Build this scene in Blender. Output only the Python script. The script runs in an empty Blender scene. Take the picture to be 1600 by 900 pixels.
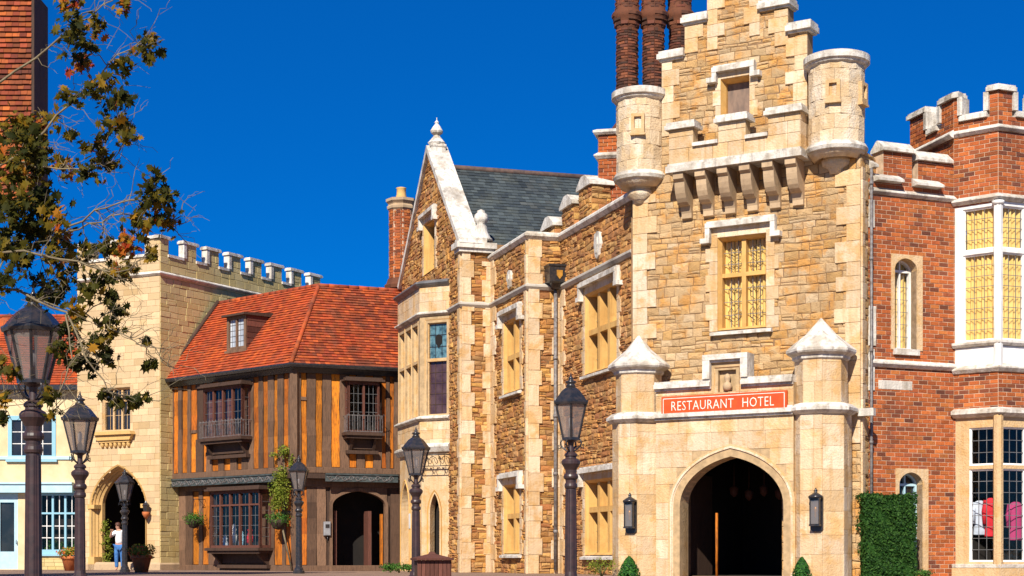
import bpy, math, random
from mathutils import Vector, Matrix
from mathutils.geometry import tessellate_polygon
R = math.radians
RND = random.Random(7); RB_ = random.Random(77)
SC = bpy.context.scene
COL = SC.collection

# ------------------------------------------------------------------ camera, sky, sun, exposure
F, HC, HY = 2500.0, 0.5, 870.0            # focal length in photo pixels, eye height, horizon row
cam = bpy.data.cameras.new('camera'); camo = bpy.data.objects.new('camera', cam); COL.objects.link(camo)
camo.location = (0, 0, HC); camo.rotation_euler = (R(90), 0, 0)
cam.sensor_width = 36; cam.lens = 36*F/1600; cam.shift_y = (HY-450)/1600
cam.clip_start = 0.1; cam.clip_end = 5000
SC.camera = camo
SUN_AZ, SUN_EL = 16.0, 38.0
sdir = Vector((-math.sin(R(SUN_AZ))*math.cos(R(SUN_EL)), -math.cos(R(SUN_AZ))*math.cos(R(SUN_EL)), math.sin(R(SUN_EL))))
sun = bpy.data.lights.new('sun', 'SUN'); sun.energy = 5.0; sun.angle = R(0.5); sun.color = (1.0, 0.92, 0.80)
suno = bpy.data.objects.new('sun', sun); COL.objects.link(suno)
suno.rotation_euler = sdir.to_track_quat('Z', 'Y').to_euler(); suno.location = sdir*100
w = bpy.data.worlds.new('World'); SC.world = w; w.use_nodes = True
nt = w.node_tree; nt.nodes.clear()
out = nt.nodes.new('ShaderNodeOutputWorld'); bg = nt.nodes.new('ShaderNodeBackground')
sky = nt.nodes.new('ShaderNodeTexSky'); sky.sky_type = 'NISHITA'; sky.sun_disc = False
sky.sun_elevation = R(SUN_EL); sky.sun_rotation = math.atan2(sdir.x, sdir.y)
sky.altitude = 600; sky.air_density = 0.65; sky.dust_density = 0.05; sky.ozone_density = 5.0
hs = nt.nodes.new('ShaderNodeHueSaturation'); hs.inputs['Saturation'].default_value = 1.45; hs.inputs['Value'].default_value = 1.0
tint = nt.nodes.new('ShaderNodeMix'); tint.data_type = 'RGBA'; tint.blend_type = 'MULTIPLY'
tint.inputs[0].default_value = 1.0; tint.inputs[7].default_value = (0.50, .97, 1.12, 1)
nt.links.new(sky.outputs[0], hs.inputs['Color']); nt.links.new(hs.outputs[0], tint.inputs[6])
flat = nt.nodes.new('ShaderNodeMix'); flat.data_type = 'RGBA'; flat.inputs[0].default_value = 0.36; flat.inputs[7].default_value = (0.02, 1.12, 5.5, 1)
nt.links.new(tint.outputs[2], flat.inputs[6]); nt.links.new(flat.outputs[2], bg.inputs[0]); bg.inputs[1].default_value = 0.068
nt.links.new(bg.outputs[0], out.inputs[0])
SC.view_settings.view_transform = 'Standard'; SC.view_settings.look = 'None'
SC.view_settings.exposure = 0.62; SC.view_settings.gamma = 1.0; SC.view_settings.use_curve_mapping = False
SC.cycles.max_bounces = 6; SC.cycles.transparent_max_bounces = 12

# ------------------------------------------------------------------ geometry helpers
def P(px, py, Y): return Vector(((px-800)/F*Y, Y, HC+(HY-py)/F*Y))
def XY(px, Y): return Vector(((px-800)/F*Y, Y, 0))
class Fr:
    """flat frame: u along the wall (left to right from outside), v up, d outwards"""
    def __init__(s, O, U, V=(0, 0, 1)):
        s.O = Vector(O); s.U = Vector(U).normalized(); s.V = Vector(V).normalized(); s.N = s.U.cross(s.V).normalized()
    def __call__(s, u, v, d=0.0): return s.O+s.U*u+s.V*v+s.N*d
    def uv(s, px, py, off=0.0):
        C = Vector((0, 0, HC)); D = Vector(((px-800)/F, 1, (HY-py)/F))
        k = (s.O+s.N*off-C).dot(s.N)/D.dot(s.N); p = C+D*k-s.O
        return p.dot(s.U), p.dot(s.V)
    def u(s, px, off=0.0): return s.uv(px, HY, off)[0]
    def z(s, px, py, off=0.0): return s.uv(px, py, off)[1]
    def shift(s, d): return Fr(s.O+s.N*d, s.U, s.V)
def wall_fr(A, B):
    A = Vector((A[0], A[1], 0)); B = Vector((B[0], B[1], 0)); f = Fr(A, B-A); f.L = (B-A).length; return f
class Cyl:
    """frame wrapped round a vertical cylinder"""
    def __init__(s, c, r, a0=-math.pi/2): s.c = Vector((c[0], c[1], 0)); s.r = r; s.a0 = a0
    def __call__(s, u, v, d=0.0):
        a = s.a0+u/s.r; return s.c+Vector((math.cos(a)*(s.r+d), math.sin(a)*(s.r+d), v))
def off_of(p):
    o = Vector((0, 0, 0))
    while p is not None: o += Vector(p.location); p = p.parent
    return o
SPLIT = {'quoins', 'string_course', 'coping', 'step_caps', 'pyramid_cap', 'battlement_coping', 'arch_moulding', 'impost', 'cap', 'balcony_coping', 'far_slope', 'bulb'}
class MB:
    def __init__(s): s.v = []; s.f = []; s.c = []; s.sm = []; s.ops = []
    def add(s, vs, fs, var=None, smooth=False):
        b = len(s.v); s.v += [tuple(x) for x in vs]; s.ops.append((b, len(s.v), len(s.f), len(s.f)+len(fs)))
        var = var or (.5, .5, .5)
        for f in fs: s.f.append(tuple(b+i for i in f)); s.c.append(var); s.sm.append(smooth)
        return s
    def box(s, fr, u0, u1, v0, v1, d0, d1, var=None):
        vs = [fr(u, v, d) for d in (d0, d1) for v in (v0, v1) for u in (u0, u1)]
        return s.add(vs, [(4, 5, 7, 6), (1, 0, 2, 3), (0, 4, 6, 2), (5, 1, 3, 7), (6, 7, 3, 2), (0, 1, 5, 4)], var)
    def prism(s, fr, poly, d0, d1, var=None, back=True):
        n = len(poly); vs = [fr(u, v, d1) for u, v in poly]+[fr(u, v, d0) for u, v in poly]
        tr = tessellate_polygon([[Vector((u, v, 0)) for u, v in poly]])
        fs = [tuple(t) for t in tr]
        if back: fs += [(t[2]+n, t[1]+n, t[0]+n) for t in tr]
        fs += [(i, i+n, (i+1) % n+n, (i+1) % n) for i in range(n)]
        return s.add(vs, fs, var)
    def slab(s, fr, poly, holes, d0, d1, var=None):
        loops = [poly]+holes; flat = [p for l in loops for p in l]; n = len(flat)
        tr = tessellate_polygon([[Vector((u, v, 0)) for u, v in l] for l in loops])
        vs = [fr(u, v, d1) for u, v in flat]+[fr(u, v, d0) for u, v in flat]
        fs = [tuple(t) for t in tr]+[(t[2]+n, t[1]+n, t[0]+n) for t in tr]; b = 0
        for l in loops:
            m = len(l); fs += [(b+i, b+i+n, b+(i+1) % m+n, b+(i+1) % m) for i in range(m)]; b += m
        return s.add(vs, fs, var)
    def block(s, fr, q, d0, d1, bev, var=None, tilt=0.0, rough=0.0):
        """bevelled block on a quad q (bl, br, tr, tl)"""
        cu = sum(p[0] for p in q)/4; cv = sum(p[1] for p in q)/4
        def ins(p):
            du, dv = cu-p[0], cv-p[1]
            return (p[0]+max(-bev, min(bev, du*.6)), p[1]+max(-bev, min(bev, dv*.6)))
        vs = [fr(p[0], p[1], d0) for p in q]+[fr(p[0], p[1], d1-bev*.7+(tilt if i < 2 else 0)) for i, p in enumerate(q)]
        vs += [fr(*ins(p), d1+(tilt if i < 2 else 0)+(RB_.uniform(-rough, rough*.4) if rough else 0)) for i, p in enumerate(q)]
        if rough: vs.append(fr(cu+RB_.uniform(-.03, .03), cv, d1+RB_.uniform(0, rough*.9))); fs = [(8, 9, 12), (9, 10, 12), (10, 11, 12), (11, 8, 12)]
        else: fs = [(8, 9, 10, 11)]
        for i in range(4):
            j = (i+1) % 4; fs += [(i, j, 4+j, 4+i), (4+i, 4+j, 8+j, 8+i)]
        return s.add(vs, fs, var)
    def tube(s, pts, r0, r1=None, n=6, var=None, cap=True):
        r1 = r0 if r1 is None else r1; pts = [Vector(p) for p in pts]; m = len(pts); vs = []; fs = []
        ref = Vector((0.13, 0.31, 1))
        for i, p in enumerate(pts):
            t = (pts[min(i+1, m-1)]-pts[max(i-1, 0)]).normalized()
            a = t.cross(ref)
            if a.length < .05: a = t.cross(Vector((1, 0, 0)))
            a.normalize(); b = t.cross(a)
            rr = r0+(r1-r0)*i/(m-1)
            vs += [p+(a*math.cos(2*math.pi*k/n)+b*math.sin(2*math.pi*k/n))*rr for k in range(n)]
        for i in range(m-1):
            for k in range(n): fs.append((i*n+k, i*n+(k+1) % n, (i+1)*n+(k+1) % n, (i+1)*n+k))
        if cap: fs += [tuple(range(n-1, -1, -1)), tuple((m-1)*n+k for k in range(n))]
        return s.add(vs, fs, var, n > 4)
    def lathe(s, c, prof, n=16, rot=0.0, smooth=True, var=None, sx=1.0, sy=1.0, a0=0, a1=2*math.pi):
        c = Vector(c); full = abs(a1-a0-2*math.pi) < 1e-4; k = n if full else n+1; vs = []; fs = []
        for r, z in prof:
            for i in range(k):
                a = rot+a0+(a1-a0)*i/n; vs.append(c+Vector((math.cos(a)*r*sx, math.sin(a)*r*sy, z)))
        for j in range(len(prof)-1):
            for i in range(n):
                i2 = (i+1) % k; fs.append((j*k+i, j*k+i2, (j+1)*k+i2, (j+1)*k+i))
        if full: fs += [tuple(range(n-1, -1, -1)), tuple((len(prof)-1)*k+i for i in range(n))]
        return s.add(vs, fs, var, smooth)
    def sweep(s, pts, prof, closed=False, var=None, z=0.0):
        """profile (d, z) run along a plan line, mitred; caps at open ends"""
        pts = [Vector((p[0], p[1], p[2] if len(p) > 2 else 0)) for p in pts]; m = len(pts); k = len(prof); vs = []; fs = []
        def nrm(a, b): t = (b-a); t.z = 0; t.normalize(); return Vector((t.y, -t.x, 0))
        for i in range(m):
            a = pts[i-1] if (i > 0 or closed) else None; b = pts[(i+1) % m] if (i < m-1 or closed) else None
            if a is None: q = nrm(pts[i], b)
            elif b is None: q = nrm(a, pts[i])
            else:
                n1, n2 = nrm(a, pts[i]), nrm(pts[i], b); q = (n1+n2); q = q/max(.35, q.dot(n1))
            vs += [pts[i]+q*d+Vector((0, 0, zz+z)) for d, zz in prof]
        for i in range(m if closed else m-1):
            for j in range(k):
                a, b = i*k, ((i+1) % m)*k; fs.append((a+j, b+j, b+(j+1) % k, a+(j+1) % k))
        if not closed: fs += [tuple(range(k-1, -1, -1)), tuple((m-1)*k+j for j in range(k))]
        return s.add(vs, fs, var)
    def done(s): return False
    def pieces(s, tol=.09):
        """groups of shapes that touch, each to become an object of its own"""
        bb = []
        for a, b, c, d in s.ops:
            vs = s.v[a:b]; bb.append([min(v[i] for v in vs)-tol for i in range(3)]+[max(v[i] for v in vs)+tol for i in range(3)])
        n = len(bb); par = list(range(n))
        def find(i):
            while par[i] != i: par[i] = par[par[i]]; i = par[i]
            return i
        for i in range(n):
            for j in range(i+1, n):
                p, q = bb[i], bb[j]
                if all(p[k] <= q[k+3] and q[k] <= p[k+3] for k in range(3)): par[find(i)] = find(j)
        gs = {}
        for i in range(n): gs.setdefault(find(i), []).append(i)
        out_ = []
        for g_ in gs.values():
            m = MB()
            for i in g_:
                a, b, c, d = s.ops[i]; k = len(m.v); m.v += s.v[a:b]
                for f in range(c, d): m.f.append(tuple(x-a+k for x in s.f[f])); m.c.append(s.c[f]); m.sm.append(s.sm[f])
            out_.append(m)
        return out_
    def build(s, name, mat, parent=None, label=None, recalc=True):
        if not s.v: return None
        if name in SPLIT and len(s.ops) > 1:
            ps = s.pieces()
            if len(ps) > 1:
                o = None
                for q in ps: o = q.build(name+'', mat, parent, label, recalc) if not q.done() else o
                return o
        o0 = off_of(parent); me = bpy.data.meshes.new(name)
        me.from_pydata([(v[0]-o0.x, v[1]-o0.y, v[2]-o0.z) for v in s.v], [], s.f)
        at = me.attributes.new('var', 'FLOAT_VECTOR', 'FACE')
        at.data.foreach_set('vector', [c for t in s.c for c in t])
        me.polygons.foreach_set('use_smooth', s.sm)
        if recalc:
            import bmesh
            bm = bmesh.new(); bm.from_mesh(me); bmesh.ops.recalc_face_normals(bm, faces=bm.faces); bm.to_mesh(me); bm.free()
        me.materials.append(mat); me.update()
        o = bpy.data.objects.new(name, me); COL.objects.link(o); o.parent = parent
        if label: o['label'] = label
        return o
def tag(o, label=None, cat=None, group=None, kind=None):
    if label: o['label'] = label
    if cat: o['category'] = cat
    if group: o['group'] = group
    if kind: o['kind'] = kind
    return o
def root(name, loc, label, cat, group=None):
    o = bpy.data.objects.new(name, None); COL.objects.link(o); o.location = loc; o.empty_display_size = .2
    return tag(o, label, cat, group)
def copy_tree(o, parent=None):
    c = o.copy(); COL.objects.link(c); c.parent = parent
    for ch in [x for x in COL.objects if x.parent == o]: copy_tree(ch, c)
    return c

# ------------------------------------------------------------------ materials
MATS = {}
def newmat(name):
    m = bpy.data.materials.new(name); m.use_nodes = True; MATS[name] = m
    return m, m.node_tree, m.node_tree.nodes['Principled BSDF']
def N(nt, typ, **kw):
    n = nt.nodes.new(typ)
    for k, v in kw.items():
        if k in n.inputs.keys() if isinstance(k, str) else False: n.inputs[k].default_value = v
        else: setattr(n, k, v)
    return n
def ramp(nt, cols, interp='LINEAR'):
    r = nt.nodes.new('ShaderNodeValToRGB'); r.color_ramp.interpolation = interp; e = r.color_ramp.elements
    if len(cols) == 1: cols = cols*2
    while len(e) < len(cols): e.new(.5)
    for i, c in enumerate(cols):
        pos, col = c if isinstance(c[1], (tuple, list)) else (i/(len(cols)-1), c)
        e[i].position = pos; e[i].color = (*col, 1)
    return r
def mix(nt, a, b, fac, mode='MIX'):
    m = nt.nodes.new('ShaderNodeMix'); m.data_type = 'RGBA'; m.blend_type = mode
    for sock, val in ((0, fac), (6, a), (7, b)):
        if hasattr(val, 'links'): nt.links.new(val, m.inputs[sock])
        elif sock == 0: m.inputs[0].default_value = val
        else: m.inputs[sock].default_value = (*val, 1)
    return m.outputs[2]
def noise(nt, scale, detail=4, stretch=None, rough=.55):
    tc = nt.nodes.new('ShaderNodeTexCoord'); n = nt.nodes.new('ShaderNodeTexNoise')
    n.inputs['Scale'].default_value = scale; n.inputs['Detail'].default_value = detail; n.inputs['Roughness'].default_value = rough
    mp = nt.nodes.new('ShaderNodeMapping'); mp.inputs['Scale'].default_value = stretch or (1, 1, 1)
    nt.links.new(tc.outputs['Object'], mp.inputs[0]); nt.links.new(mp.outputs[0], n.inputs['Vector'])
    return n.outputs['Fac']
def curve(nt, s, lo, hi, a=0.0, b=1.0):
    m = nt.nodes.new('ShaderNodeMapRange'); m.inputs[1].default_value = lo; m.inputs[2].default_value = hi
    m.inputs[3].default_value = a; m.inputs[4].default_value = b; nt.links.new(s, m.inputs[0]); return m.outputs[0]
def bump(nt, bs, h, strength, dist):
    b = nt.nodes.new('ShaderNodeBump'); b.inputs['Strength'].default_value = strength; b.inputs['Distance'].default_value = dist
    nt.links.new(h, b.inputs['Height']); nt.links.new(b.outputs[0], bs.inputs['Normal'])
def blockmat(name, pal, rough=.85, var=.35, dirt=(.12, .08, .05), dirt_amt=.35, bs_=.5, bd=.012, ns=9, patch=None, streak=0.0):
    """masonry or tile: each block's own tone comes from the face attribute var; noise adds mottling, stains and grain"""
    m, nt, bs = newmat(name)
    at = nt.nodes.new('ShaderNodeAttribute'); at.attribute_name = 'var'
    sp = nt.nodes.new('ShaderNodeSeparateXYZ'); nt.links.new(at.outputs['Vector'], sp.inputs[0])
    rp = ramp(nt, pal); nt.links.new(sp.outputs[0], rp.inputs[0]); c = rp.outputs[0]
    if patch:
        c = mix(nt, c, patch, curve(nt, noise(nt, 2.0, 6, None, .62), .49, .62, 0, .8))
    br = curve(nt, sp.outputs[1], 0, 1, 1-var, 1+var*.55)
    cc = nt.nodes.new('ShaderNodeCombineColor')
    for i in range(3): nt.links.new(br, cc.inputs[i])
    c = mix(nt, c, cc.outputs[0], 1.0, 'MULTIPLY')
    n1 = noise(nt, ns, 6, None, .65)
    c = mix(nt, c, (1.25, 1.2, 1.12), curve(nt, n1, .55, .75, 0, .8), 'MULTIPLY')
    c = mix(nt, c, dirt, curve(nt, n1, .46, .25, 0, dirt_amt))
    if streak: c = mix(nt, c, dirt, curve(nt, noise(nt, 7, 5, (1, 1, .10), .6), .50, .72, 0, streak))
    n2 = noise(nt, 1.1, 5, (1, 1, .35)); c = mix(nt, c, dirt, curve(nt, n2, .54, .78, 0, dirt_amt*1.5))
    nt.links.new(c, bs.inputs['Base Color']); bs.inputs['Roughness'].default_value = rough
    bs.inputs['Specular IOR Level'].default_value = .25
    ad = nt.nodes.new('ShaderNodeMath'); ad.operation = 'ADD'
    n3 = noise(nt, ns*5, 5); nt.links.new(n1, ad.inputs[0]); nt.links.new(n3, ad.inputs[1])
    bump(nt, bs, ad.outputs[0], bs_, bd)
    return m
def plain(name, col, rough=.6, metal=0, c2=None, ns=6, stretch=None, bs_=.25, bd=.006, spec=.4, lo=.4, hi=.65):
    m, nt, bs = newmat(name)
    c2 = c2 or tuple(x*.7 for x in col)
    n1 = noise(nt, ns, 5, stretch)
    nt.links.new(mix(nt, col, c2, curve(nt, n1, lo, hi)), bs.inputs['Base Color'])
    bs.inputs['Roughness'].default_value = rough; bs.inputs['Metallic'].default_value = metal; bs.inputs['Specular IOR Level'].default_value = spec
    bump(nt, bs, n1, bs_, bd); return m
def wood(name, pal, streak=(.05, .03, .02), amt=.6, var=.4, rough=.75):
    m, nt, bs = newmat(name)
    at = nt.nodes.new('ShaderNodeAttribute'); at.attribute_name = 'var'
    sp = nt.nodes.new('ShaderNodeSeparateXYZ'); nt.links.new(at.outputs['Vector'], sp.inputs[0])
    rp = ramp(nt, pal); nt.links.new(sp.outputs[0], rp.inputs[0])
    g = noise(nt, 5, 7, (9, 9, .8), .65); g2 = noise(nt, 1.3, 4, (3, 3, .7))
    c = mix(nt, rp.outputs[0], streak, curve(nt, g, .47, .68, 0, amt))
    c = mix(nt, c, streak, curve(nt, g2, .55, .75, 0, amt*.9))
    br = curve(nt, sp.outputs[1], 0, 1, 1-var, 1+var*.4)
    cc = nt.nodes.new('ShaderNodeCombineColor')
    for i in range(3): nt.links.new(br, cc.inputs[i])
    c = mix(nt, c, cc.outputs[0], 1.0, 'MULTIPLY')
    nt.links.new(c, bs.inputs['Base Color']); bs.inputs['Roughness'].default_value = rough; bs.inputs['Specular IOR Level'].default_value = .25
    bump(nt, bs, g, .8, .02); return m
def thin_glass(name, tintc=(.93, .95, .97), refl=.012, extra=0.0, col=(.02, .02, .025)):
    m, nt, bs = newmat(name); nt.nodes.remove(bs); o = nt.nodes['Material Output']
    tr = nt.nodes.new('ShaderNodeBsdfTransparent'); tr.inputs[0].default_value = (*tintc, 1)
    gl = nt.nodes.new('ShaderNodeBsdfGlossy'); gl.inputs['Roughness'].default_value = .04; gl.inputs[0].default_value = (1, 1, 1, 1)
    df = nt.nodes.new('ShaderNodeBsdfDiffuse'); df.inputs[0].default_value = (*col, 1)
    fr = nt.nodes.new('ShaderNodeLayerWeight'); fr.inputs['Blend'].default_value = .12
    n1 = noise(nt, 2.5, 2); b = nt.nodes.new('ShaderNodeBump'); b.inputs['Strength'].default_value = .12; b.inputs['Distance'].default_value = .03
    nt.links.new(n1, b.inputs['Height']); nt.links.new(b.outputs[0], gl.inputs['Normal'])
    m0 = nt.nodes.new('ShaderNodeMixShader'); m0.inputs[0].default_value = extra
    nt.links.new(tr.outputs[0], m0.inputs[1]); nt.links.new(df.outputs[0], m0.inputs[2])
    mx = nt.nodes.new('ShaderNodeMixShader')
    ma = nt.nodes.new('ShaderNodeMath'); ma.operation = 'MULTIPLY_ADD'; ma.inputs[1].default_value = .35; ma.inputs[2].default_value = refl; nt.links.new(fr.outputs['Facing'], ma.inputs[0])
    nt.links.new(ma.outputs[0], mx.inputs[0]); nt.links.new(m0.outputs[0], mx.inputs[1]); nt.links.new(gl.outputs[0], mx.inputs[2])
    nt.links.new(mx.outputs[0], o.inputs[0]); return m
def leafmat(name, pal, trans=.35):
    m, nt, bs = newmat(name); o = nt.nodes['Material Output']
    at = nt.nodes.new('ShaderNodeAttribute'); at.attribute_name = 'var'
    sp = nt.nodes.new('ShaderNodeSeparateXYZ'); nt.links.new(at.outputs['Vector'], sp.inputs[0])
    rp = ramp(nt, pal); nt.links.new(sp.outputs[0], rp.inputs[0])
    bs.inputs['Roughness'].default_value = .6; bs.inputs['Specular IOR Level'].default_value = .12
    nt.links.new(rp.outputs[0], bs.inputs['Base Color'])
    tl = nt.nodes.new('ShaderNodeBsdfTranslucent'); nt.links.new(rp.outputs[0], tl.inputs[0])
    mx = nt.nodes.new('ShaderNodeMixShader'); mx.inputs[0].default_value = trans
    nt.links.new(bs.outputs[0], mx.inputs[1]); nt.links.new(tl.outputs[0], mx.inputs[2]); nt.links.new(mx.outputs[0], o.inputs[0]); return m

M_TAN = blockmat('tower_rubble_stone', [(.52, .35, .18), (.55, .38, .20), (.49, .31, .14), (.58, .43, .26), (.53, .31, .11), (.52, .36, .20)], var=.18, dirt=(.22, .12, .05), dirt_amt=.5, bs_=1, bd=.035, patch=(.58, .27, .06))
M_TANM = plain('tower_mortar', (.25, .15, .075), .9, 0, (.17, .10, .05))
M_ORG = blockmat('wing_rubble_stone', [(.44, .20, .06), (.54, .27, .07), (.34, .13, .045), (.54, .32, .13), (.60, .33, .09), (.40, .17, .06), (.48, .27, .11)], var=.38, dirt=(.16, .065, .025), dirt_amt=.4, bs_=.9, bd=.03)
M_BRN = blockmat('brown_rubble_stone', [(.48, .22, .075), (.54, .27, .08), (.40, .16, .055), (.52, .29, .12), (.58, .33, .11), (.34, .14, .055)], var=.30, dirt=(.14, .06, .03), dirt_amt=.5, bs_=.9, bd=.03)
M_ORGM = plain('wing_mortar', (.26, .14, .06), .9, 0, (.17, .09, .04))
M_ASH = blockmat('cream_ashlar_stone', [(.58, .43, .27), (.63, .49, .33), (.56, .39, .21), (.67, .55, .40), (.58, .38, .19)], var=.15, dirt=(.44, .25, .09), dirt_amt=.5, bs_=.7, bd=.03, ns=4.5, patch=(.54, .32, .12), streak=.6)
M_ASHM = plain('ashlar_joint', (.46, .32, .17), .9)
M_WHITE = blockmat('limewashed_coping_stone', [(.60, .55, .47), (.67, .63, .56), (.52, .47, .39)], var=.16, dirt=(.20, .17, .135), dirt_amt=.6, bs_=.7, bd=.02, ns=5, patch=(.40, .34, .26), streak=.7)
M_MULL = blockmat('yellow_window_stone', [(.66, .42, .16), (.62, .37, .12), (.70, .49, .24)], var=.2, dirt=(.38, .20, .06), dirt_amt=.5, bs_=.4, ns=5, patch=(.56, .31, .09), streak=.7)
M_CORB = blockmat('weathered_corbel_stone', [(.54, .40, .25), (.46, .33, .20), (.60, .47, .31)], var=.2, dirt=(.20, .13, .08), dirt_amt=.5)
M_BRICK = blockmat('red_brick', [(.42, .105, .028), (.47, .13, .032), (.36, .085, .025), (.44, .115, .028), (.15, .05, .03), (.40, .10, .03), (.50, .16, .04)], var=.36, dirt=(.12, .04, .025), dirt_amt=.5, ns=12, bs_=.9, bd=.02)
M_TURR = blockmat('turret_stone', [(.60, .45, .28), (.64, .50, .33), (.58, .42, .24)], var=.08, dirt=(.38, .24, .11), dirt_amt=.6, bs_=.9, bd=.035, ns=4.5, patch=(.66, .58, .46), streak=.4)
M_STR = blockmat('sunlit_grey_string', [(.46, .42, .36)], var=.1, dirt=(.18, .15, .12), dirt_amt=.6, ns=5)  # lead grey lightened so the colour carries sunlight on the string's top
M_TILE3 = blockmat('old_brown_tile', [(.30, .06, .02), (.20, .04, .02), (.40, .10, .02), (.12, .035, .02), (.24, .05, .02)], var=.5, dirt=(.06, .02, .015), dirt_amt=.6, ns=6)
M_BRICKM = plain('brick_mortar', (.60, .44, .30), .9, 0, (.40, .28, .18))
M_DBRICK = blockmat('sooty_brick', [(.14, .045, .025), (.22, .07, .03), (.06, .03, .02), (.16, .05, .03)], var=.45, dirt=(.03, .02, .02), dirt_amt=.6, ns=12)
M_GATE = blockmat('gatehouse_stone', [(.53, .38, .21), (.59, .43, .25), (.49, .34, .17)], var=.16, dirt=(.40, .25, .10), dirt_amt=.3, bs_=.4, ns=5)
M_GATES = blockmat('gatehouse_side_stone', [(.56, .44, .19), (.60, .48, .23), (.50, .38, .15)], var=.14, dirt=(.42, .29, .10), dirt_amt=.35, bs_=.6, ns=6)
M_GATEM = plain('gatehouse_mortar', (.50, .36, .17), .9)
M_GARCH = blockmat('ochre_arch_stone', [(.55, .33, .11), (.60, .38, .15)], var=.12, dirt=(.22, .12, .05), dirt_amt=.35)
M_PLASTER = plain('cream_plaster', (.66, .52, .31), .85, 0, (.58, .44, .25), 2.5)
M_TILE = blockmat('orange_clay_tile', [(.46, .085, .018), (.50, .10, .02), (.40, .065, .018), (.43, .075, .02), (.32, .05, .02), (.52, .13, .03)], patch=(.30, .07, .03), var=.25, dirt=(.12, .035, .02), dirt_amt=.4, ns=8)
M_TILE2 = blockmat('dark_clay_tile', [(.38, .065, .018), (.31, .05, .018), (.43, .09, .022), (.22, .042, .02), (.30, .05, .02)], patch=(.20, .06, .03), var=.33, dirt=(.09, .03, .02), dirt_amt=.55, ns=6)
M_SLATE = blockmat('blue_slate', [(.050, .062, .066), (.068, .083, .085), (.038, .048, .054), (.09, .097, .09)], rough=.55, var=.3, dirt=(.10, .10, .07), dirt_amt=.3, ns=7)
M_ORW = wood('orange_wood_panel', [(.60, .17, .010), (.68, .23, .016), (.42, .10, .010), (.56, .17, .014)], (.08, .03, .012), .9)
M_GRW = wood('weathered_oak', [(.16, .088, .052), (.21, .12, .072), (.10, .055, .034)], (.04, .025, .018), .7)
M_DKW = wood('dark_oak', [(.055, .032, .022), (.08, .045, .03), (.04, .025, .018)], (.02, .012, .01), .6)
M_REDW = wood('brown_painted_wood', [(.12, .045, .03), (.16, .06, .04)], (.05, .02, .015), .5)
M_LEAD = plain('lead_strip', (.20, .20, .20), .5, .3, (.12, .12, .12), 3)
M_FRZ = plain('dark_lead_frieze', (.06, .075, .075), .6, 0, (.03, .04, .04), 6)
M_IRON = plain('black_iron_paint', (.016, .018, .022), .27, 0, (.04, .032, .03), 14, None, .35, .004, .5)
M_BRIRON = plain('brown_cast_iron', (.050, .026, .024), .42, 0, (.028, .018, .018), 10, None, .4, .005, .5)
M_GRAIL = plain('grey_iron', (.19, .18, .18), .5, 0, (.10, .08, .07), 12)
M_DARK = plain('dark_interior', (.008, .006, .005), .95, 0, (.014, .010, .007), 2)  # near-black colour holds the shade of passages and building interiors
M_DGLASS = plain('dark_glass', (.012, .012, .014), .06, 0, (.03, .028, .028), 1.2, None, .15, .02, .6)
M_BGLASS = plain('stained_glass', (.10, .20, .24), .15, 0, (.02, .05, .07), 7, None, .3, .01, .5)
M_PLUM = plain('plum_leaded_glass', (.045, .022, .026), .2, 0, (.08, .045, .045), 3, None, .3, .01, .5)
M_PALEG = plain('pale_curtained_glass', (.50, .54, .58), .15, 0, (.30, .34, .40), 5, (1, 1, .3), .2, .01, .5)
M_RIDGE = plain('brown_ridge_tile', (.11, .065, .05), .8, 0, (.06, .04, .035), 6)
M_GATEM2 = plain('gatehouse_side_joint', (.27, .20, .095), .9)
M_BOARD = plain('grey_brown_board', (.22, .15, .11), .8, 0, (.14, .10, .08), 8, (1, 1, .4))
M_GLASS = thin_glass('clear_glass')
M_LGLASS = thin_glass('lantern_glass', (.72, .66, .62), .04, .34, (.34, .30, .28))
M_CURT = plain('yellow_curtain', (.80, .55, .17), .9, 0, (.66, .42, .11), 4, (4, 4, .5), .1)
M_WPAINT = plain('white_painted_wood', (.80, .79, .76), .5, 0, (.62, .60, .55), 5, (1, 1, .4), .2)
M_BPAINT = plain('pale_blue_paint', (.24, .45, .55), .5, 0, (.22, .44, .54), 5)
M_FASCIA = plain('blue_fascia_paint', (.36, .55, .62), .5, 0, (.42, .60, .68), 5)
M_TEAL = plain('teal_paint', (.03, .24, .21), .5, 0, (.02, .16, .15), 5)
M_SIGN = plain('orange_red_sign', (.60, .075, .010), .5, 0, (.50, .055, .010), 5)
M_LET = plain('white_lettering', (.80, .76, .68), .5, 0, (.7, .6, .5), 9)
M_GREYM = plain('grey_box_metal', (.32, .32, .33), .45, .2, (.22, .22, .23), 8)
M_TERRA = plain('terracotta', (.46, .13, .035), .8, 0, (.34, .09, .03), 6)
M_SOIL = plain('soil', (.05, .03, .02), .9)
M_SKIN = plain('skin', (.52, .28, .19), .6, 0, (.45, .22, .15), 10, None, .05)
M_SHIRT = plain('white_cotton', (.80, .80, .80), .85, 0, (.68, .68, .70), 9, None, .5, .02)
M_JEAN = plain('blue_denim', (.05, .17, .42), .85, 0, (.03, .11, .30), 9, None, .5, .02)
M_HAIR = plain('brown_hair', (.10, .035, .02), .6, 0, (.05, .02, .012), 20)
M_BARK = plain('tree_bark', (.20, .16, .09), .85, 0, (.12, .09, .055), 9, (1, 1, .5), .6, .02)
M_STEM = plain('green_stem', (.10, .11, .03), .8)
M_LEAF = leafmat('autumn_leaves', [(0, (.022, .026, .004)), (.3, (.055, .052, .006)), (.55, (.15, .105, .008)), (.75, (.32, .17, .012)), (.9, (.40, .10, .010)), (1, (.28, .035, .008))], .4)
M_GREEN = leafmat('green_leaves', [(.02, .07, .012), (.05, .14, .02), (.10, .20, .03)], .25)
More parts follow.
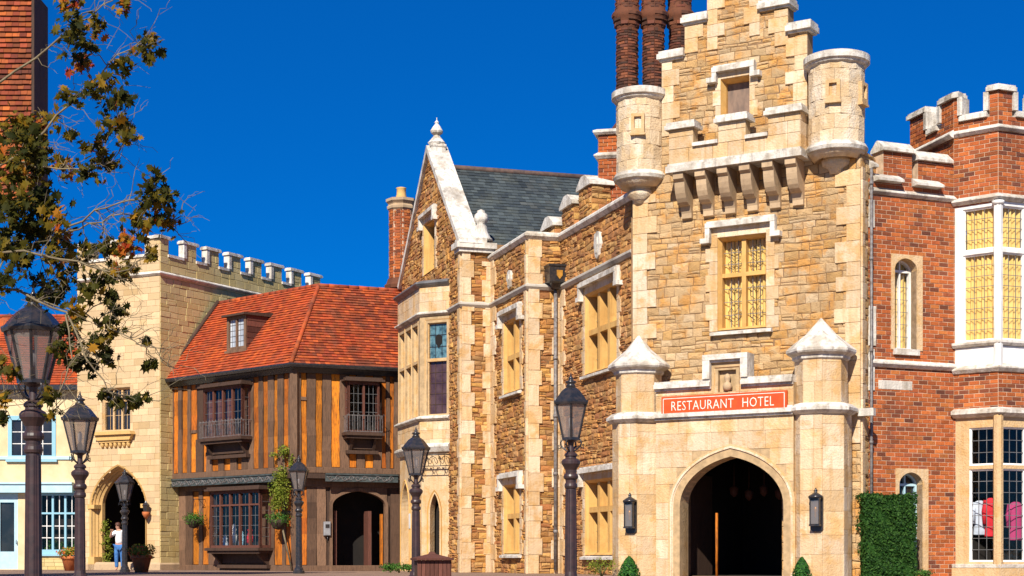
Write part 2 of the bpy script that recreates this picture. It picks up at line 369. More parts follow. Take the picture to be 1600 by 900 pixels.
M_HEDGE = leafmat('hedge_leaves', [(.010, .035, .008), (.024, .075, .012), (.05, .115, .02)], .2)
M_LIME = leafmat('lime_leaves', [(.12, .17, .02), (.20, .25, .03), (.30, .30, .05)], .35)
M_PETR = leafmat('red_petals', [(.45, .05, .02), (.60, .14, .03), (.30, .20, .02)], .2)
M_CONE = leafmat('conifer_leaves', [(.010, .045, .012), (.025, .10, .015), (.05, .15, .02)], .15)
M_GROUND = blockmat('brick_paving', [(.20, .13, .09), (.26, .17, .12), (.16, .10, .075)], var=.3, dirt=(.08, .06, .05), dirt_amt=.4)
M_GREY2 = plain('distant_ground', (.14, .13, .10), .9, 0, (.10, .11, .07), .3)
M_RED = plain('red_cloth', (.62, .02, .03), .8, 0, (.45, .01, .02), 6, None, .5, .02)
M_PINK = plain('magenta_cloth', (.36, .03, .11), .8, 0, (.4, .03, .12), 6, None, .5, .02)
M_PGREY = plain('pale_grey_cloth', (.50, .54, .60), .8, 0, (.38, .42, .48), 6, None, .5, .02)
M_BRASS = plain('gilt_brass', (.75, .40, .08), .35, .6, (.5, .25, .04), 9)

# ------------------------------------------------------------------ masonry
def scan(poly, v):
    xs = []; n = len(poly)
    for i in range(n):
        (u0, v0), (u1, v1) = poly[i], poly[(i+1) % n]
        if (v0 <= v < v1) or (v1 <= v < v0): xs.append(u0+(u1-u0)*(v-v0)/(v1-v0))
    xs.sort(); return [(xs[i], xs[i+1]) for i in range(0, len(xs)-1, 2)]
def cut(iv, holes, v0, v1):
    th = (v1-v0)*.3
    for h in holes:
        h0 = min(p[1] for p in h); h1 = max(p[1] for p in h)
        if h1 <= v0+th or h0 >= v1-th: continue
        hs = scan(h, min(h1-1e-3, max(h0+1e-3, v0+th))); hs2 = scan(h, min(h1-1e-3, max(h0+1e-3, v1-th)))
        for ha, hb in (hs+hs2)[:2]:
            new = []
            for a, b in iv:
                if hb <= a or ha >= b: new.append((a, b))
                else:
                    if ha > a: new.append((a, ha))
                    if hb < b: new.append((hb, b))
            iv = new
    return iv
def masonry(mb, fr, poly, holes, hr, lr, gap=.012, dep=.03, jit=.012, bev=.008, wob=0.0, split=0.0, rnd=None, snap=(), bond=False, rough=0.0, cj=0.0):
    """irregular or brick courses laid over a polygon with holes"""
    rnd = rnd or random.Random(len(mb.v)+11)
    v0 = min(p[1] for p in poly); v1 = max(p[1] for p in poly); v = v0; k = 0
    ph = rnd.random()*9
    crit = sorted(set([round(p[1], 4) for p in poly if p[1] > v0+.02]+list(snap)))
    while v < v1-.02:
        h = rnd.uniform(*hr); nv = min(v+h, v1)
        for c in crit:
            if v+hr[0]*.45 < c < nv+hr[0]*.45: nv = c; break
        A, B = scan(poly, v+.003), scan(poly, nv-.003)
        if len(A) != len(B): A = B = scan(poly, (v+nv)/2)
        for (a0, a1), (b0, b1) in zip(A, B):
            lo, hi = max(a0, b0), min(a1, b1)
            if hi-lo < .03: lo = min(a0, b0); hi = max(a1, b1)
            for (c0, c1) in cut([(lo, hi)], holes, v, nv):
                la = a0 if c0 == lo else c0; lb = b0 if c0 == lo else c0
                ra = a1 if c1 == hi else c1; rb = b1 if c1 == hi else c1
                x = c0
                if bond: x -= (lr[0]*.5 if k % 2 else 0)
                first = True; tv0 = rnd.uniform(-jit, jit)*0
                while x < c1-.015:
                    nx = x+rnd.uniform(*lr)
                    if nx > c1-lr[0]*.4: nx = c1
                    xa0 = la if first else x; xb0 = lb if first else x+tl
                    tl = rnd.uniform(-1, 1)*wob
                    last = nx >= c1-1e-6
                    xa1 = ra if last else nx; xb1 = rb if last else nx+tl
                    wv = lambda uu, vv: vv+wob*math.sin(uu*2.7+vv*7+ph)+wob*.6*math.sin(uu*7.1+vv*13)
                    g = gap/2
                    q = [(xa0+g, wv(xa0, v)+g), (xa1-g, wv(xa1, v)+g), (xb1-g, wv(xb1, nv)-g), (xb0+g, wv(xb0, nv)-g)]
                    if q[1][0]-q[0][0] > .01 or q[2][0]-q[3][0] > .01:
                        var = (rnd.random(), rnd.random(), rnd.random())
                        if split and rnd.random() < split and nv-v > hr[0]:
                            s = rnd.uniform(.35, .65); L = [q[0][i]*(1-s)+q[3][i]*s for i in (0, 1)]; Rr = [q[1][i]*(1-s)+q[2][i]*s for i in (0, 1)]
                            mb.block(fr, [q[0], q[1], (Rr[0], Rr[1]-g), (L[0], L[1]-g)], 0, dep+rnd.uniform(-jit, jit), bev, var, 0, rough)
                            mb.block(fr, [(L[0], L[1]+g), (Rr[0], Rr[1]+g), q[2], q[3]], 0, dep+rnd.uniform(-jit, jit), bev, (rnd.random(), rnd.random(), 0), 0, rough)
                        else: mb.block(fr, [(p[0]+rnd.uniform(-cj, cj), p[1]+rnd.uniform(-cj, cj)) for p in q] if cj else q, 0, dep+rnd.uniform(-jit, jit), bev, var, 0, rough)
                    x = nx; first = False
        v = nv; k += 1
RUB = dict(hr=(.15, .235), lr=(.20, .46), gap=.013, dep=.022, jit=.012, bev=.018, wob=.018, split=.15, rough=.014, cj=.010)
RUB2 = dict(hr=(.10, .18), lr=(.18, .46), gap=.014, dep=.028, jit=.018, bev=.018, wob=.018, split=.2, rough=.020, cj=.010)
ASH = dict(hr=(.36, .46), lr=(.55, .95), gap=.005, dep=.012, jit=.003, bev=.004)
GSH = dict(hr=(.20, .26), lr=(.35, .7), gap=.007, dep=.012, jit=.003, bev=.004)
BRK = dict(hr=(.102, .107), lr=(.255, .275), gap=.014, dep=.010, jit=.004, bev=.005, bond=True)
def rect(u0, u1, v0, v1): return [(u0, v0), (u1, v0), (u1, v1), (u0, v1)]
def arch(u0, u1, zb, zs, za, n=9, pt=.2, se=2.0):
    """closed outline of a pointed opening"""
    w = (u1-u0)/2; h = za-zs; half = []
    for i in range(n+1):
        t = i/n*math.pi/2; x = w*(1-max(0, math.cos(t))**(2/se)); z = zs+h*((1-pt)*math.sin(t)**(2/se)+pt*x/w); half.append((u0+x, z))
    return [(u1, zb)]+[(u0+u1-x, z) for x, z in half]+[(x, z) for x, z in reversed(half[:-1])]+[(u0, zb)]
def ring(mb, fr, inner, outer, d0, d1, din=None, var=None):
    """open band between two outlines of equal count (splayed if din given)"""
    n = len(inner); din = d1 if din is None else din
    vs = [fr(u, v, din) for u, v in inner]+[fr(u, v, d1) for u, v in outer]+[fr(u, v, d0) for u, v in inner]+[fr(u, v, d0) for u, v in outer]
    fs = []
    for i in range(n-1):
        fs += [(i, i+1, n+i+1, n+i), (2*n+i, 2*n+i+1, i+1, i), (n+i, n+i+1, 3*n+i+1, 3*n+i)]
    mb.add(vs, fs, var)
def wallpart(fr, poly, holes, parent, mat, mmat, style, name='wall', thick=.35, mname='masonry', label=None, core=True):
    a = MB(); a.slab(fr, poly, holes, -thick, 0); wo = a.build(name, mmat, parent, label)
    b = MB(); masonry(b, fr, poly, holes, **style); b.build(mname, mat, wo, recalc=False); return wo
def quoins(mb, fr, u_edge, side, z0, z1, wl=.42, ws=.26, h=.36, d=.05, rnd=RND, wob=.03):
    """alternate long and short corner stones; side +1 runs to larger u"""
    z = z0; k = 0
    while z < z1-.08:
        hh = min(h*rnd.uniform(.8, 1.25), z1-z); w_ = (wl if k % 2 else ws)+rnd.uniform(-wob, wob)
        a, b = (u_edge, u_edge+w_) if side > 0 else (u_edge-w_, u_edge)
        mb.block(fr, [(a, z+.004), (b, z+.004), (b, z+hh-.004), (a, z+hh-.004)], 0, d+rnd.uniform(-.004, .004), .008, (rnd.random(), rnd.random(), 0))
        z += hh; k += 1
def prof_string(h=.14, p=.12): return [(-.02, 0), (p*.45, .02), (p, h*.55), (p, h*.75), (.0, h+.05), (-.02, h+.05)]
def prof_cap(h=.14, p=.1, back=-.4): return [(back, 0), (p*.6, 0), (p, h*.35), (p, h*.7), (p*.3, h), (back, h+.02)]
def glazing(wp, fr, u0, u1, v0, v1, dg, gm, nx, nz, lead=M_LEAD, curtain=False, r=.008, off=None):
    """one light: pane, leading bars, optional pleated curtain behind"""
    if gm:
        g = MB(); g.add([fr(u0, v0, dg), fr(u1, v0, dg), fr(u1, v1, dg), fr(u0, v1, dg)], [(0, 1, 2, 3)]); g.build('pane', gm, wp, recalc=False)
    if nx or nz:
        b = MB()
        for i in range(1, nx): x = u0+(u1-u0)*i/nx; b.box(fr, x-r, x+r, v0, v1, dg+.001, dg+.001+r*1.6)
        for j in range(1, nz): z = v0+(v1-v0)*j/nz; b.box(fr, u0, u1, z-r, z+r, dg+.002, dg+.003+r*1.6)
        b.build('leading', lead, wp)
    if curtain:
        c = MB(); n = max(24, int((u1-u0)*60)); vs = []; ph = RND.random()*6
        for j in range(7):
            for i in range(n+1):
                x = u0+(u1-u0)*i/n; z = v0+(v1-v0)*j/6
                vs.append(fr(x, z, dg-.07+.034*math.sin(x*46+ph+.5*math.sin(z*2+x*5))+.012*math.sin(x*19+ph)))
        fs = [(j*(n+1)+i, j*(n+1)+i+1, (j+1)*(n+1)+i+1, (j+1)*(n+1)+i) for j in range(6) for i in range(n)]
        c.add(vs, fs, None, True); c.build('curtain', M_CURT, wp, recalc=False)
def window(fr, parent, u0, u1, v0, v1, nu=2, trans=(), sw=.2, smat=None, fmat=None, mw=.09, dmull=(-.26, -.08), dg=-.17, gm=None, lead=(3, 4),
           curtain=False, hood=False, sill=True, sproud=.05, name='window', label=None, hoodmat=None, frame_w=.07, drop=.25, leadmat=None):
    """stone-framed mullioned window in the hole rect(u0,u1,v0,v1)"""
    smat = smat or M_ASH; fmat = fmat or M_MULL; gm = gm or M_DGLASS; leadmat = leadmat or M_LEAD
    s = MB()                                            # surround of stones
    z = v0-.02; k = 0
    while z < v1+sw*.9:
        hh = min(RND.uniform(.28, .42), v1+sw-z)
        for sd in (0, 1):
            ww = sw*(1.35 if (k+sd) % 2 else .9)
            a, b = (u0-ww, u0) if sd == 0 else (u1, u1+ww)
            s.block(fr, [(a, z), (b, z), (b, z+hh-.006), (a, z+hh-.006)], -.02, sproud, .008, (RND.random(), RND.random(), 0))
        z += hh; k += 1
    s.block(fr, [(u0, v1), (u1, v1), (u1, v1+sw), (u0, v1+sw)], -.02, sproud, .008, (RND.random(), RND.random(), 0))
    wp = s.build(name, smat, parent, label)
    f = MB(); e = .002
    ring(f, fr, [(u0+frame_w, v0+frame_w), (u1-frame_w, v0+frame_w), (u1-frame_w, v1-frame_w), (u0+frame_w, v1-frame_w), (u0+frame_w, v0+frame_w)],
         [(u0+e, v0+e), (u1-e, v0+e), (u1-e, v1-e), (u0+e, v1-e), (u0+e, v0+e)], dmull[0], sproud-.012, dmull[1])
    us = [u0+frame_w+(u1-u0-2*frame_w)*i/nu for i in range(nu+1)]; zs = [v0+frame_w]+[t for t in trans]+[v1-frame_w]
    for x in us[1:-1]: f.prism(fr, [(x-mw/2, v0+frame_w), (x+mw/2, v0+frame_w), (x+mw/2, v1-frame_w), (x-mw/2, v1-frame_w)], dmull[0], dmull[1]-.004)
    for t in zs[1:-1]: f.box(fr, u0+frame_w, u1-frame_w, t-mw*.45, t+mw*.45, dmull[0]+.002, dmull[1]-.008)
    f.build('mullion_frame', fmat, wp)
    for i in range(nu):
        for j in range(len(zs)-1):
            glazing(wp, fr, us[i], us[i+1], zs[j], zs[j+1], dg, gm, lead[0], max(1, round(lead[1]*(zs[j+1]-zs[j]))), leadmat, curtain)
    if sill:
        q = MB(); q.prism(Fr(fr(u0-sw*.7, v0, 0), fr.N*-1, (0, 0, 1)), [(-sproud-.10, -.13), (.05, -.13), (.22, .04), (-sproud-.10, -.06)], 0, u1-u0+sw*1.4); q.build('sill', M_WHITE, wp)
    if hood:
        hm = hoodmat or M_WHITE; q = MB(); h0 = v1+sw; a, b = u0-sw*1.15, u1+sw*1.15; p = .15; t = .12
        q.box(fr, a, b, h0, h0+t, -.01, sproud+p); q.box(fr, a+.02, b-.02, h0+t, h0+t+.05, -.01, sproud+p*.6)
        for sgn, x in ((-1, a), (1, b)):
            q.box(fr, min(x, x-sgn*t), max(x, x-sgn*t), h0-drop, h0, -.01, sproud+p-.01)
            x2 = x+sgn*.14; q.box(fr, min(x-sgn*t, x2), max(x-sgn*t, x2), h0-drop-t, h0-drop, -.01, sproud+p)
        q.build('hood_mould', hm, wp)
    return wp

# ================================================================== GROUND
g = MB(); g.add([(-900, -200, 0), (900, -200, 0), (900, 2500, 0), (-900, 2500, 0)], [(0, 1, 2, 3)])
tag(g.build('ground', M_GREY2, None, recalc=False), 'flat ground running out to the horizon', kind='structure')
gf = Fr((-45, 38, .006), (1, 0, 0), (0, 1, 0))
pv = MB(); pv.box(gf, 0, 75, -46, 45, -.004, 0)
tag(pv.build('pavement', M_GROUND, None), 'brick paved square in front of the buildings', kind='structure')
pb = MB(); masonry(pb, Fr((-24, 54, .004), (1, 0, 0), (0, 1, 0)), rect(0, 16, 0, 6.5), [], (.2, .22), (.38, .42), .012, .006, .002, .004, bond=True)
tag(pb.build('path', M_GROUND, None, recalc=False), 'strip of brick pavers along the far shopfronts', kind='structure')

def core(parent, pts, z0, z1, mat=None, name='core_wall'):
    m = MB(); fl = Fr((0, 0, 0), (1, 0, 0), (0, 1, 0)); m.prism(fl, [(p[0], p[1]) for p in pts], z0, z1); return m.build(name, mat or M_DARK, parent)

# ================================================================== STONE HOTEL TOWER
TR = XY(1345, 38); tdir = Vector((math.sin(R(-59)), math.cos(R(-59)), 0))
TL = TR+tdir*6.02
FT = wall_fr(TL, TR); LT = FT.L
tower = root('stone_tower', (FT(LT/2, 0, -2)), 'tan stone hotel tower with stepped gable, round corner turrets and arched porch', 'tower')
U = lambda px, py=HY, off=0.0: FT.uv(px, py, off)[0]
Z = lambda px, py, off=0.0: FT.uv(px, py, off)[1]
zt = lambda px, py: FT.uv(px, py)
# wall outline with the stepped gable
s = [(0, 0), (LT, 0), (LT, Z(1330, 235))]
s += [(U(1262), Z(1330, 235)), (U(1262), Z(1262, 48)), (U(1232), Z(1240, 48)), (U(1232), Z(1232, 12)), (U(1188), Z(1188, 12)), (U(1188), Z(1150, -30)),
      (U(1106), Z(1150, -30)), (U(1106), Z(1106, 32)), (U(1071), Z(1071, 35)), (U(1071), Z(1071, 88)), (U(1034), Z(1034, 92)), (U(1034), Z(1010, 260)), (0, Z(1010, 260))]
w1 = rect(U(1122), U(1198), Z(1160, 514), Z(1160, 368)); w2 = rect(U(1127), U(1172), Z(1150, 184), Z(1150, 121))
door = rect(U(1070), U(1222), 0.02, 3.0)
tw = wallpart(FT, s, [w1, w2, door], tower, M_TAN, M_TANM, RUB, 'front_wall')
qb = MB()
quoins(qb, FT, .0, 1, 3.2, Z(1010, 305), .66, .42, .42, .055); quoins(qb, FT, LT, -1, 3.2, Z(1330, 262), .62, .36, .42, .055)
quoins(qb, FT, U(1034)+.02, 1, Z(1034, 215), Z(1034, 95), .5, .3, .36, .05); quoins(qb, FT, U(1262), -1, Z(1262, 200), Z(1262, 54), .55, .34, .36, .05)
quoins(qb, FT, U(1106), 1, Z(1106, 80), Z(1150, -30), .45, .3, .36, .052); quoins(qb, FT, U(1232), -1, Z(1232, 70), Z(1232, 14), .5, .35, .36, .053)
quoins(qb, FT, U(1188), -1, Z(1188, 55), Z(1150, -30), .42, .3, .36, .054); quoins(qb, FT, U(1071), 1, Z(1071, 85), Z(1071, 38), .5, .35, .36, .053)
qb.build('quoins', M_ASH, tw, recalc=False)
# side wall of the tower on the right and the mass behind
side = wall_fr(TR, TR-FT.N*4.2)
so = wallpart(side, rect(0, 4.2, 0, Z(1330, 235)), [], tower, M_TAN, M_TANM, RUB, 'side_wall', .3)
qs = MB(); quoins(qs, side, 0.0, 1, .2, Z(1330, 262), .36, .2, .42, .05); qs.build('quoins', M_ASH, so, recalc=False)
core(tower, [FT(.05, 0, -.55), FT(LT-.35, 0, -.55), FT(LT-.35, 0, -4.4), FT(.05, 0, -4.4)], 4.2, Z(1330, 235), M_TANM)
core(tower, [FT(.05, 0, -.36), FT(.05, 0, -4.4), FT(-.25, 0, -4.4), FT(-.25, 0, -.36)], 0, Z(1330, 235), M_TANM, 'side_wall')
gr = MB(); gz0, gz1 = Z(1330, 235), Z(1150, 20)     # slate roof behind the gable
gr.prism(FT, [(U(1040), gz0), (U(1255), gz0), ((U(1040)+U(1255))/2, gz1)], -4.4, -.36); gr.build('roof', M_SLATE, tower)
# caps on the steps
cp = MB()
def stepcap(x0, x1, z): cp.box(FT, x0, x1, z, z+.13, -.45, .16); cp.box(FT, x0+.02, x1-.02, z+.13, z+.21, -.42, .10); cp.box(FT, x0+.04, x1-.04, z-.05, z, -.40, .08)
stepcap(U(1030), U(1071), Z(1050, 92)); stepcap(U(1067), U(1108), Z(1088, 35)); stepcap(U(1186), U(1237), Z(1212, 12)); stepcap(U(1230), U(1270), Z(1250, 48)); stepcap(U(1102), U(1192), Z(1150, -30))
cp.build('step_caps', M_WHITE, tower)
# windows
wmain = window(FT, tower, w1[0][0], w1[1][0], w1[0][1], w1[2][1], 2, (Z(1160, 427),), .24, M_ASH, M_MULL, .11, (-.3, -.10), -.23, M_GLASS, (3, 3), True, True, True, leadmat=M_GRAIL)
window(FT, tower, w2[0][0], w2[1][0], w2[0][1], w2[2][1], 1, (), .16, M_ASH, M_MULL, .08, (-.30, -.16), -.25, M_BOARD, (0, 0), False, True, False, drop=.12)
for i in range(2):                              # scrolled iron grilles in the four lights
    for j in range(2):
        gm_ = MB(); ww = (w1[1][0]-w1[0][0]-.14)/2; xa = w1[0][0]+.07+ww*i+ww*.5; zb_a = w1[0][1]+.1 if j == 0 else Z(1160, 427)+.08; zt_a = Z(1160, 427)-.08 if j == 0 else w1[2][1]-.1; hh = zt_a-zb_a
        for sg_ in (-1, 1):
            for k in range(2):
                zc9 = zb_a+hh*(.28+.44*k); gm_.tube([FT(xa+sg_*.03, zc9-hh*.18, -.215), FT(xa+sg_*.15, zc9-hh*.10, -.215), FT(xa+sg_*.17, zc9+hh*.04, -.215), FT(xa+sg_*.09, zc9+hh*.12, -.215), FT(xa+sg_*.02, zc9+hh*.03, -.215)], .009, n=4)
        gm_.tube([FT(xa, zb_a, -.216), FT(xa, zt_a, -.216)], .008, n=4); gm_.build('iron_grille', M_IRON, wmain)
# corbelled balcony parapet
bo = .62; ba, bb = U(1045, HY, bo), U(1250, HY, bo)
Zb = lambda px, py: FT.uv(px, py, bo)[1]
uB = lambda px: FT.uv(px, HY, bo)[0]
zs_ = Zb(1150, 257); zsl = zs_+.2
zc = (Zb(1100, 227)+Zb(1180, 215))/2; zm = (Zb(1067, 203)+Zb(1145, 190)+Zb(1222, 175))/3
bal = MB()
pol = [(ba, zsl), (bb, zsl), (bb, zm), (uB(1200), zm), (uB(1200), zc), (uB(1165), zc), (uB(1165), zm), (uB(1122), zm), (uB(1122), zc), (uB(1083), zc), (uB(1083), zm), (ba, zm)]
bal.prism(FT.shift(bo), pol, -.28, -.02)
for x in (ba, bb-.26): bal.box(FT, x, x+.26, zsl, zm, .02, bo-.285)
bo_ = bal.build('balcony', M_ASHM, tower)
b2 = MB(); masonry(b2, FT.shift(bo), pol, [], (.26, .34), (.4, .7), .008, 0.0, .003, .005)
sf = wall_fr(FT(bb, 0, bo), FT(bb, 0, 0)); masonry(b2, sf, rect(0, bo, zsl, zm), [], (.26, .34), (.3, .5), .008, .012, .003, .005)
b2.build('masonry', M_ASH, bo_, recalc=False)
c2 = MB()
c2.box(FT, ba-.06, bb+.06, zs_, zsl-.04, -.02, bo+.08); c2.box(FT, ba-.02, bb+.02, zsl-.04, zsl+.02, -.02, bo+.04)
for a, b, z in ((ba, uB(1083), zm), (uB(1122), uB(1165), zm), (uB(1200), bb, zm)): c2.box(FT, a-.08, b+.08, z, z+.10, bo-.4, bo+.10); c2.box(FT, a-.05, b+.05, z+.10, z+.18, bo-.36, bo+.06)
for a, b in ((uB(1083), uB(1122)), (uB(1165), uB(1200))): c2.box(FT, a, b, zc, zc+.09, bo-.38, bo+.07)
c2.build('coping', M_WHITE, bo_)
cf = Fr(FT(0, 0, 0), FT.N*-1, (0, 0, 1))
for i in range(6):
    x = ba+.12+(bb-ba-.50)*i/5; k = MB(); h = 1.05
    pr = [(-bo-.02, zs_), (-bo-.02, zs_-.16), (-bo+.03, zs_-.2)]+[(-bo+.05+.36*(1-math.cos(t/6*1.57))+.02, zs_-.22-.55*math.sin(t/6*1.57)) for t in range(7)]+[(-.12, zs_-h+.12), (-.12, zs_-h), (0, zs_-h-.02), (0, zs_)]
    k.prism(Fr(FT(x, 0, 0), FT.N*-1, (0, 0, 1)), pr, 0, .27, (.5, RND.random(), 0)); k.build('corbel', M_CORB, bo_)
# round turrets
def turret(px, pxl, pxr, ytop, ybase, ytip, name='turret'):
    cu = U(px); c = FT(cu, 0, -.05); r = (pxr-pxl)/2/F*c.y; zz = lambda py: HC+(HY-py)/F*(c.y-r)
    zb, zp, ztip = zz(ybase), zz(ytop), zz(ytip)
    m = MB(); m.lathe((c.x, c.y, 0), [(.16, ztip), (.2, ztip+.12), (.34, ztip+.2), (.36, ztip+.32), (.30, ztip+.36), (.34, ztip+.42), (r*.8, zb-.30), (r*.98, zb-.16), (r*1.02, zb-.1), (r*.95, zb), (r-.065, zb), (r-.065, zp)], 40)
    t = m.build(name, M_TURR, tower)
    b = MB(); cy = Cyl(c, r-.03, FT.N.angle(Vector((1, 0, 0)))*-1-math.pi/2-.3)
    masonry(b, cy, rect(-r*.6, r*math.pi*1.7, zb, zp), [], (.26, .40), (.24, .36), .005, .030, .002, .004, wob=.010); b.build('masonry', M_TURR, t, recalc=False)
    k = MB(); k.lathe((c.x, c.y, 0), [(r*.98, zp-.06), (r+.05, zp-.02), (r+.07, zp+.02), (r+.12, zp+.05), (r+.12, zp+.20), (r+.02, zp+.24), (r*.6, zp+.27), (0.05, zp+.28)], 40, 0, False)
    k.lathe((c.x, c.y, 0), [(r*.9, zb-.16), (r+.05, zb-.12), (r+.08, zb-.04), (r+.03, zb+.05), (r*.9, zb+.1)], 40, 0, False); k.build('cap', M_WHITE, t)
    for ang, hpx in ((math.atan2(-c.y, -c.x)+(-.12), 0), (math.atan2(-c.y, -c.x)+1.15, 1))[:2 if px > 1100 else 1]:
        f2 = Fr(c+Vector((math.cos(ang)*r, math.sin(ang)*r, 0)), (-math.sin(ang), math.cos(ang), 0)); zw = zb+(zp-zb)*.56; q = MB()
        ring(q, f2, [(-.09, zw), (.09, zw), (.09, zw+.3), (-.09, zw+.3), (-.09, zw)], [(-.17, zw-.12), (.17, zw-.12), (.17, zw+.38), (-.17, zw+.38), (-.17, zw-.12)], -.1, .06)
        q.box(f2, -.19, .19, zw-.17, zw-.12, -.1, .08); q.box(f2, -.1, .1, zw-.01, zw+.31, -.12, -.02); q.build('slit_window', M_ASH, t)
turret(1000, 962, 1039, 148, 268, 312); turret(1306, 1262, 1349, 92, 222, 262)
# chimney stack with three round shafts
ck = Vector((U(0), 0, 0)); CA = XY(935, 45.2); CB = XY(1092, 44.6)
fk = wall_fr(CA, CB); zk = HC+(HY-205)/F*45
chim = MB(); chim.box(fk, 0, fk.L, 6, zk, -1.5, -.02); co = chim.build('chimney_stack', M_BRICKM, tower)
bk = MB(); masonry(bk, fk, rect(0, fk.L, 7.5, zk), [], **BRK); masonry(bk, wall_fr(fk(0, 0, -1.5), fk(0, 0, 0)), rect(0, 1.5, 7.5, zk), [], **BRK); bk.build('brickwork', M_BRICK, co, recalc=False)
st = MB(); pth = [fk(0, 0, -1.5), fk(0, 0, 0), fk(fk.L, 0, 0)]
st.sweep([fk(0, 0, -1.5), fk(0, 0, -.01), fk(fk.L, 0, -.01)], prof_string(.16, .12), z=zk-.75); st.sweep([fk(0, 0, -1.5), fk(0, 0, -.01), fk(fk.L, 0, -.01)], prof_cap(.16, .14, -.3), z=zk-.06); st.build('string_course', M_WHITE, co)
for px, ybase, Yd in ((980, 205, 45.4), (1021, 205, 45.5), (1062, 205, 46.0)):
    c = XY(px, Yd); r = .31; z0 = zk-.1; m = MB(); z1 = HC+(HY-28)/F*Yd
    prof = [(r+.14, z0), (r+.14, z0+.3), (r+.05, z0+.42), (r, z0+.5), (r, z1-.35), (r+.05, z1-.28), (r+.02, z1-.2), (r+.12, z1-.06), (r+.14, z1+.1), (r+.05, z1+.2), (r+.02, z1+.75), (r+.1, z1+.9), (r+.13, z1+1.1), (r*.7, z1+1.12)]
    m.lathe(c, [(a-.02, b) for a, b in prof], 24); sh = m.build('chimney_shaft', M_DBRICK, co)
    b = MB(); masonry(b, Cyl(c, r-.02), rect(0, 2*math.pi*(r-.02), z0+.5, z1-.35), [], (.075, .085), (.2, .23), .012, .03, .010, .008, wob=.008, bond=True)
    for a in range(3): masonry(b, Cyl(c, r+.03+.035*a), rect(0, 2*math.pi*(r+.03), z1-.28+a*.13, z1-.17+a*.13), [], (.1, .12), (.2, .23), .012, .03, .008, .008)
    masonry(b, Cyl(c, r), rect(0, 2*math.pi*r, z1+.12, z1+.78), [], (.075, .085), (.2, .23), .012, .035, .010, .008, bond=True)
    b.build('brickwork', M_DBRICK if px > 1000 else M_DBRICK, sh, recalc=False)

# ---- porch
PO = 1.05                                   # front plane of the porch, metres out from the tower
FP = FT.shift(PO); up = lambda px: FP.uv(px, HY)[0]; zp_ = lambda px, py: FP.uv(px, py)[1]
porch = root('porch_marker', FP(up(1140), 0, 0), '', '')
COL.objects.unlink(porch); bpy.data.objects.remove(porch)
pa, pb_ = up(1025), up(1240); zst = zp_(1140, 651); ztop = zp_(1075, 606)
dA, dB = up(1062), up(1224)
arc = arch(dA, dB, 0, zp_(1140, 792), zp_(1140, 713), 12, .24, 2.25)
arc_out = arch(dA-.30, dB+.30, 0, zp_(1140, 792), zp_(1140, 713)+.30, 12, .24, 2.25)
poly = [(pa, 0), (pb_, 0), (pb_, ztop), (up(1166), ztop), (up(1166), zp_(1135, 562)), (up(1106), zp_(1135, 562)), (up(1106), ztop), (pa, ztop)]
ni = rect(up(1122), up(1150), zp_(1135, 612), zp_(1135, 578))
pw = MB(); pw.slab(FP, poly, [arc, ni], -.5, 0); pw.box(FP, ni[0][0], ni[1][0], ni[0][1], ni[2][1], -.4, -.12); pwo = pw.build('porch', M_ASHM, tower)
pm = MB(); masonry(pm, FP, [(pa, 0), (pb_, 0), (pb_, zst), (pa, zst)], [arc_out], (.38, .5), (.55, .95), .006, .012, .003, .004)
masonry(pm, FP, [(pa, zst+.2), (pb_, zst+.2), (pb_, ztop), (pa, ztop)], [ni], (.3, .4), (.5, .9), .006, .012, .003, .004)
pm.build('masonry', M_ASH, pwo, recalc=False)
am = MB()
for a, b, d0, d1, di in ((0, .07, -.46, -.10, -.16), (.07, .12, -.12, -.02, -.10), (.12, .20, -.1, .012, -.03), (.20, .25, -.1, .035, .035), (.25, .30, -.1, .02, .02)):
    A = arch(dA-a, dB+a, 0, zp_(1140, 792), zp_(1140, 713)+a, 14, .24, 2.25); B = arch(dA-b, dB+b, 0, zp_(1140, 792), zp_(1140, 713)+b, 14, .24, 2.25)
    ring(am, FP, A, B, d0, d1, di, (RND.random(), .6, 0))
am.build('arch_moulding', M_ASH, pwo)
# coping that steps up round the small niche, niche with its little carved head
cm = MB(); t = .12
xs = [(pa, up(1112)), (up(1160), pb_)]
for a, b in xs: cm.box(FP, a, b, ztop, ztop+.10, -.3, .15); cm.box(FP, a, b, ztop+.10, ztop+.17, -.28, .10); cm.box(FP, a, b, ztop-.06, ztop, -.01, .07)
zn = zp_(1135, 562)
cm.box(FP, up(1101), up(1171), zn, zn+.13, -.3, .15); cm.box(FP, up(1104), up(1168), zn-.06, zn, -.01, .07)
for a, b in ((up(1101), up(1112)), (up(1160), up(1171))): cm.box(FP, a, b, ztop+.172, zn-.002, -.28, .145)
cm.build('coping', M_WHITE, pwo)
nm = MB(); ring(nm, FP, ni[::1]+[ni[0]], [(p[0]+(-.1 if i in (0, 3) else .1), p[1]+(-.07 if i < 2 else .07)) for i, p in enumerate(ni)]+[(ni[0][0]-.1, ni[0][1]-.07)], -.1, .03, -.08); nm.build('niche', M_ASH, pwo)
nh = MB(); nc = FP((ni[0][0]+ni[1][0])/2, 0, -.03); nz = ni[0][1]; nh.lathe((nc.x, nc.y, 0), [(.02, nz+.02), (.10, nz+.04), (.12, nz+.14), (.09, nz+.2), (.05, nz+.24), (.075, nz+.30), (.08, nz+.36), (.05, nz+.42), (.01, nz+.44)], 10); nh.build('carved_figure', M_CORB, pwo)
